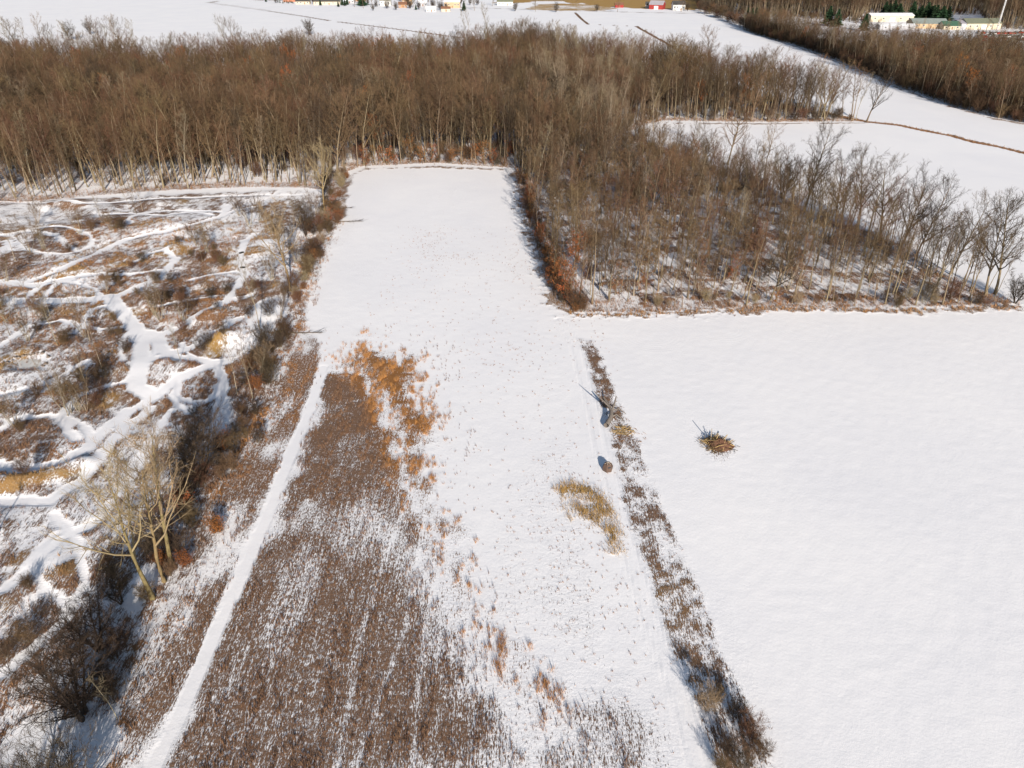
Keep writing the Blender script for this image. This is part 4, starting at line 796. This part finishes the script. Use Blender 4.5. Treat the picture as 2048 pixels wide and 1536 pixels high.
house(1777, 42, 40, 12, 5.0, "cream", "snow", 2, "long cream metal building, leftmost in the yard", 'building', rise=1.6, wins=5, name='metal_building', chim=False, bigdoor=True)
house(1852, 55, 28, 18, 3.8, "tan", "sage", -6, "wide low building with grey green hipped roof", 'building', rise=3.2, wins=5, name='metal_building', chim=False)
house(1897, 58, 14, 10, 3.0, "cream", "green", 0, "small cream building with green roof in the yard", 'building', rise=3, wins=3, name='metal_building', chim=False)
house(1920, 57, 11, 15, 4.6, "grey", "grey", 10, "grey steel shed between green roof and long barn", 'shed', rise=2, wins=1, name='shed', chim=False, bigdoor=True)
house(1956, 57, 30, 14, 4.6, "cream", "olive", 4, "long cream barn with striped green roof beside the mast", 'barn', rise=3.2, wins=5, name='barn', chim=False, bigdoor=True)
house(1790, 58, 30, 8, 3.0, "grey", "snow", 0, "low snow roofed shed in front of the cream metal building", 'shed', rise=1.0, wins=3, name='shed', chim=False)

# mast
x, y = G(1994, 60); e = bpy.data.objects.new("radio_mast", None); COL.objects.link(e); e.location = (x, y, 0); tag(e, "tall thin white radio mast beside the long barn", "mast")
M_MAST = mat("mast_white", (.75, .75, .76), .5)
T = TM(); H_ = 46
for q in range(3):
    a = q*2.094; T.tube([(math.cos(a)*.55, math.sin(a)*.55, -.2), (math.cos(a)*.4, math.sin(a)*.4, H_)], [.14, .10], 4)
for z in np.arange(0, H_-1.5, 1.5):
    for q in range(3):
        a = q*2.094; b = (q+1)*2.094; T.tube([(math.cos(a)*.5, math.sin(a)*.5, z), (math.cos(b)*.5, math.sin(b)*.5, z+1.5)], [.05, .05], 3)
mesh_np("lattice", T.V, T.F, M_MAST, e); T = TM(); T.tube([(0, 0, H_-.5), (0, 0, H_+4)], [.06, .04], 5); mesh_np("antenna", T.V, T.F, M_MAST, e)
T = TM(); T.tube([(.6, 0, 23), (.6, 0, 24.2)], [.5, .5], 8); mesh_np("drum", T.V, T.F, M_MAST, e)

# parked vehicles in the yard
PAINT = {k_: mat("paint_"+k_, c, .35) for k_, c in {"red": (.55, .03, .02), "white": (.78, .78, .78), "dark": (.05, .055, .07), "silver": (.45, .46, .48)}.items()}
M_TYRE = mat("tyre_black", (.02, .02, .02)); M_HUB = mat("wheel_rim", (.4, .4, .42), .4)
def car_meshes():
    b = PM(); b.prism([(-2.2, .35), (2.2, .35), (2.25, .8), (1.3, .98), (.75, 1.0), (-1.6, 1.02), (-2.2, .9)], -.85, .85)
    c = PM(); n = 0; lo = [(-1.7, -.78), (.85, -.78), (.85, .78), (-1.7, .78)]; hi = [(-1.3, -.62), (.25, -.62), (.25, .62), (-1.3, .62)]
    c.V = [(x, y, 1.0) for x, y in lo]+[(x, y, 1.48) for x, y in hi]; c.F = [(0, 1, 5, 4), (1, 2, 6, 5), (2, 3, 7, 6), (3, 0, 4, 7)]
    r_ = PM(); r_.box((-.52, 0, 1.50), (1.6, 1.28, .05))
    return b, c, r_
CB, CC, CR = [q.build(nm, PAINT["white"]) for q, nm in zip(car_meshes(), ("body", "cabin_glass", "cabin_roof"))]
CC.data.materials[0] = M_WIN
wm = TM(); wm.tube([(0, -.1, 0), (0, .1, 0)], [.33, .33], 12); hub = TM(); hub.tube([(0, -.11, 0), (0, .11, 0)], [.18, .18], 8)
CW = mesh_np("wheel", wm.V, wm.F, M_TYRE); CH = mesh_np("rim", hub.V, hub.F, M_HUB)
CM = [q.data for q in (CB, CC, CR, CW, CH)]
for q in (CB, CC, CR, CW, CH): bpy.data.objects.remove(q)
bodies = {}
for p_ in PAINT:
    b_ = CM[0].copy(); b_.materials[0] = PAINT[p_]; r_ = CM[2].copy(); r_.materials[0] = PAINT[p_] if p_ != "dark" else ROOF["snow"]; bodies[p_] = (b_, r_)
def car(a_, b_, p_, rz, s=1.15):
    x, y = G(a_, b_); e = bpy.data.objects.new("parked_car", None); COL.objects.link(e); e.location = (x, y, float(hq(x, y))+.02); e.rotation_euler.z = R(rz); e.scale = (s, s, s)
    lab = "%s car parked in the crowded yard at the far right" % p_; tag(e, lab, "car", lab)
    for nm, me in (("body", bodies[p_][0]), ("cabin_glass", CM[1]), ("cabin_roof", bodies[p_][1])):
        o = bpy.data.objects.new(nm, me); COL.objects.link(o); o.parent = e
    for i_, (wx, wy) in enumerate(((1.35, .8), (1.35, -.8), (-1.4, .8), (-1.4, -.8))):
        o = bpy.data.objects.new("wheel", CM[3]); COL.objects.link(o); o.parent = e; o.location = (wx, wy, .33)
        h_ = bpy.data.objects.new("rim", CM[4]); COL.objects.link(h_); h_.parent = o
cols = ["red", "white", "dark", "silver", "white", "red"]
for q in range(46):
    a_ = 1955+(q % 12)*8.5+rng.uniform(-2, 2); b_ = 68+(q//12)*6.5+rng.uniform(-1.2, 1.2)
    car(a_, b_, "red" if rng.random() < .28 else ["white", "dark", "silver"][rng.integers(3)], rng.choice([80, 100, 10]) + rng.uniform(-8, 8))
for a_, b_, p_, r_ in [(752,13,"dark",0),(900,22,"dark",10),(610,10,"dark",0),(622,9,"silver",0)]:
    pass

# ------------------------------------------------------------------ things standing in the near fields
# hexagonal pop up hunting blind
x, y = G(1215, 940); e = bpy.data.objects.new("hunting_blind", None); COL.objects.link(e); e.location = (x, y, float(hq(x, y))); e.rotation_euler.z = R(12); e.scale = (.78, .78, .74); tag(e, "brown six sided hunting blind casting a blue shadow on snow", "hunting blind")
M_CAMO = mat("camo_cloth", (.115, .075, .058), noise=3); M_POLE = mat("hub_pole", (.65, .56, .46))
V = []; F = []; n = 6; rb, rm, rt = .92, 1.02, .66
for zz, rr in ((0, rb), (.8, rm), (1.55, rt)):
    for q in range(n): a = q*math.pi/3; V.append((math.cos(a)*rr, math.sin(a)*rr, zz))
for lv in range(2):
    for q in range(n): F.append((lv*n+q, lv*n+(q+1) % n, (lv+1)*n+(q+1) % n, (lv+1)*n+q))
me = bpy.data.meshes.new("cloth_wall"); me.from_pydata(V, [], F); me.materials.append(M_CAMO); o = bpy.data.objects.new("cloth_wall", me); COL.objects.link(o); o.parent = e
V2 = [(math.cos(q*math.pi/3)*rt*1.02, math.sin(q*math.pi/3)*rt*1.02, 1.56) for q in range(6)]+[(0, 0, 1.80)]; me = bpy.data.meshes.new("cloth_roof"); me.from_pydata(V2, [], [(q, (q+1) % 6, 6) for q in range(6)]); me.materials.append(M_CAMO)
o = bpy.data.objects.new("cloth_roof", me); COL.objects.link(o); o.parent = e
for q in range(6):
    T = TM(); a = q*math.pi/3; T.tube([(0, 0, 1.84), (math.cos(a)*rt*1.03, math.sin(a)*rt*1.03, 1.60)], [.022, .022], 4); mesh_np("roof_pole", T.V, T.F, M_POLE, e)
q0 = 4; a = (q0+.5)*math.pi/3; PM().box((0, 0, 0), (.55, .03, .25)).build("viewing_window", M_WIN, e)
o = COL.objects[-1]; o.location = (math.cos(a)*.80, math.sin(a)*.80, 1.12); o.rotation_euler = (R(-18), 0, a+math.pi/2)

def sticks(name, n, rad, h, m, parent, ln=(1.0, 2.6), r_=(.02, .07), cen=(0, 0), flat=.5):
    T = TM()
    for _ in range(n):
        a = random.uniform(0, 6.28); q = rad*math.sqrt(random.random()); cx, cy = cen[0]+math.cos(a)*q, cen[1]+math.sin(a)*q*.8; zz = h*(1-(q/rad)**1.5)*random.random()
        az = random.uniform(0, 6.28); el = random.uniform(-.2, flat); L = random.uniform(*ln); d = rdir(az, el); r0 = random.uniform(*r_)
        p0 = np.array([cx, cy, max(.05, zz)])-d*L/2; p1 = p0+d*L*.5+np.random.randn(3)*.08; p2 = p0+d*L; p0[2] = max(.02, p0[2])
        T.tube([p0, p1, p2], [r0, r0*.8, r0*.35], 5)
    return mesh_np(name, T.V, T.F, m, parent)
M_SOIL = mat("pile_soil", (.13, .065, .04), noise=3)
def mound(name, rx, ry, h, m, parent, cen=(0, 0)):
    V = []; F = []; N, K = 20, 6
    for k in range(K+1):
        for q in range(N):
            f = k/K; a = q*2*math.pi/N; j = 1+.25*math.sin(3*a+k)*random.random(); V.append((cen[0]+math.cos(a)*rx*f*j, cen[1]+math.sin(a)*ry*f*j, h*(1-f**1.6)+random.uniform(-.05, .06)-.06*f))
    for k in range(K):
        for q in range(N): F.append((k*N+q, k*N+(q+1) % N, (k+1)*N+(q+1) % N, (k+1)*N+q))
    me = bpy.data.meshes.new(name); me.from_pydata(V, [], F); me.materials.append(m); o = bpy.data.objects.new(name, me); COL.objects.link(o); o.parent = parent; return o
x, y = G(1434, 890); e = bpy.data.objects.new("brush_pile", None); COL.objects.link(e); e.location = (x, y, float(hq(x, y))); e.rotation_euler.z = R(-22); e.scale = (1.15, 1.25, 1.5); tag(e, "brush pile of cut branches alone in the smooth right snowfield", "brush pile")
mound("soil_heap", 1.9, 1.3, .75, M_SOIL, e, (.3, 0)); sticks("twigs", 130, 2.0, .9, M_TWIG, e, (.6, 1.8), (.012, .03)); sticks("branches", 45, 1.7, 1.1, M_STRAW, e, (.8, 2.2), (.03, .07)); sticks("loose_sticks", 40, 2.7, .1, M_TWIGD, e, (.3, .8), (.012, .03), flat=.1)
T = TM(); T.tube([(-.9, .2, .2), (-1.0, .3, 1.6)], [.07, .05], 6); mesh_np("upright_stake", T.V, T.F, M_LOG, e)
x, y = G(1222, 848); e = bpy.data.objects.new("fallen_tree", None); COL.objects.link(e); e.location = (x, y, float(hq(x, y))); e.scale = (1.5, 1.2, 1.5); M_LOGD = mat("grey_bark_log", (.17, .145, .125), noise=4); tag(e, "grey fallen trunk with broken limbs lying across the weedy strip", "fallen tree")
T = TM(); T.tube([(-.6, -.9, .30), (-.1, .2, .55), (.15, 1.3, .8), (-.15, 2.6, 1.1), (-.55, 3.8, 1.4)], [.30, .25, .21, .16, .08], 8); mesh_np("trunk", T.V, T.F, M_LOGD, e)
for pts, rad in (([(.1, 1.2, .8), (.5, 2.4, 1.3), (.75, 3.4, 1.7)], [.13, .10, .05]), ([(-.1, .4, .6), (.6, .9, .7), (1.3, .4, .3)], [.12, .09, .05]), ([(.0, 2.0, 1.0), (-.9, 3.0, 1.6), (-1.6, 4.1, 2.0)], [.09, .07, .03]), ([(.2, 1.5, .9), (.9, 1.9, .9), (1.7, 1.6, .4)], [.09, .07, .03])):
    T = TM(); T.tube(pts, rad, 6); mesh_np("limb", T.V, T.F, M_LOGD, e)
x, y = G(1248, 862); e = bpy.data.objects.new("stick_pile", None); COL.objects.link(e); e.location = (x, y, float(hq(x, y))); tag(e, "scattered pile of straw coloured sticks right of the fallen trunk", "stick pile")
sticks("sticks", 70, 1.7, .5, M_STRAW, e, (.5, 1.6), (.03, .06), flat=.3); sticks("loose_sticks", 45, 2.9, .12, M_BROWNLEAF, e, (.3, .9), (.02, .04), (.5, -1.5), flat=.1)
# deadfall reaching from the hedge onto the snow
for a_, b_, dx, dy, lab in [(690, 445, 4.5, .6, "fallen dark limb reaching onto the clearing snow, lower of two"), (680, 418, 3.2, .6, "fallen dark limb reaching onto the clearing snow, upper of two"), (590, 668, 5.2, .5, "long fallen branch pointing from the hedge to the field"), (1395, 586, -4, .4, "fallen log on the front edge of the right wood")]:
    x, y = G(a_, b_); e = bpy.data.objects.new("fallen_limb", None); COL.objects.link(e); e.location = (x, y, float(hq(x, y))); tag(e, lab, "fallen branch")
    T = TM(); T.tube([(-dx*.6, -dy, .5), (0, 0, .35), (dx*.5, dy*.3, .35), (dx, dy, .15)], [.12, .10, .07, .03], 6); mesh_np("limb", T.V, T.F, M_BARK, e); T = TM()
    for _ in range(26):
        f = random.uniform(.1, 1); p = np.array([dx*f, dy*f, .25]); d = np.array([dx*.25, 0, 0])*random.uniform(.3, 1)+np.random.randn(3)*(.5, .7, .3); d[2] = abs(d[2]); T.tube([p, p+d*.6, p+d*1.2], [.03, .02, .008], 3)
    mesh_np("twigs", T.V, T.F, M_TWIGD, e)
# tyres beside the track
for q, (a_, b_) in enumerate([(481, 507), (485, 506), (483, 534), (487, 534)]):
    x, y = G(a_, b_); T = TM(); pts = [(math.cos(t)*.28, math.sin(t)*.28, .13) for t in np.linspace(0, 2*math.pi, 13)]; T.tube(pts, [.12]*13, 8)
    o = mesh_np("old_tyre", T.V, T.F, M_TYRE); o.location = (x, y, float(hq(x, y))+.02); tag(o, "black tyre lying on the snowy track in the upper scrub", "tyre", "tyres on the snowy track")
# pond and its rim stones
ice = PM(); n = 28; c0 = P_POND.mean(0); x0, y0 = c0; rx = (P_POND[:, 0].max()-P_POND[:, 0].min())/2; ry = (P_POND[:, 1].max()-P_POND[:, 1].min())/2
zp = float(hq(x0, y0))+.10; V = [(x0+math.cos(a)*rx*(1+.06*math.sin(3*a)), y0+math.sin(a)*ry*(1+.06*math.sin(2*a+1)), zp) for a in np.linspace(0, 2*math.pi, n, endpoint=False)]
me = bpy.data.meshes.new("pond_ice"); me.from_pydata(V, [], [tuple(range(n))]); me.materials.append(mat("pond_ice", (.62, .60, .56), .25, noise=.8)); o = bpy.data.objects.new("pond_ice", me); COL.objects.link(o); tag(o, kind='structure')
M_ROCK = mat("rim_rock", (.22, .18, .15), noise=2)
for q in range(22):
    a = random.uniform(-.4, 3.5); T = TM(); s_ = random.uniform(.18, .42); b = len(T.V)
    T.tube([(0, 0, -.1), (0, 0, .05), (.02, .02, s_*.5), (0, 0, s_*.8)], [s_*.8, s_, s_*.8, s_*.25], 7)
    o = mesh_np("rim_stone", T.V, T.F, M_ROCK); X0 = x0+math.cos(a)*rx*1.1+random.uniform(-.3, .3); Y0 = y0+math.sin(a)*ry*1.12+random.uniform(-.3, .3)
    o.location = (X0, Y0, float(hq(X0, Y0))); o.rotation_euler.z = random.uniform(0, 6); tag(o, "dark stone on the rim of the small frozen pond", "stone", "stones round the frozen pond")
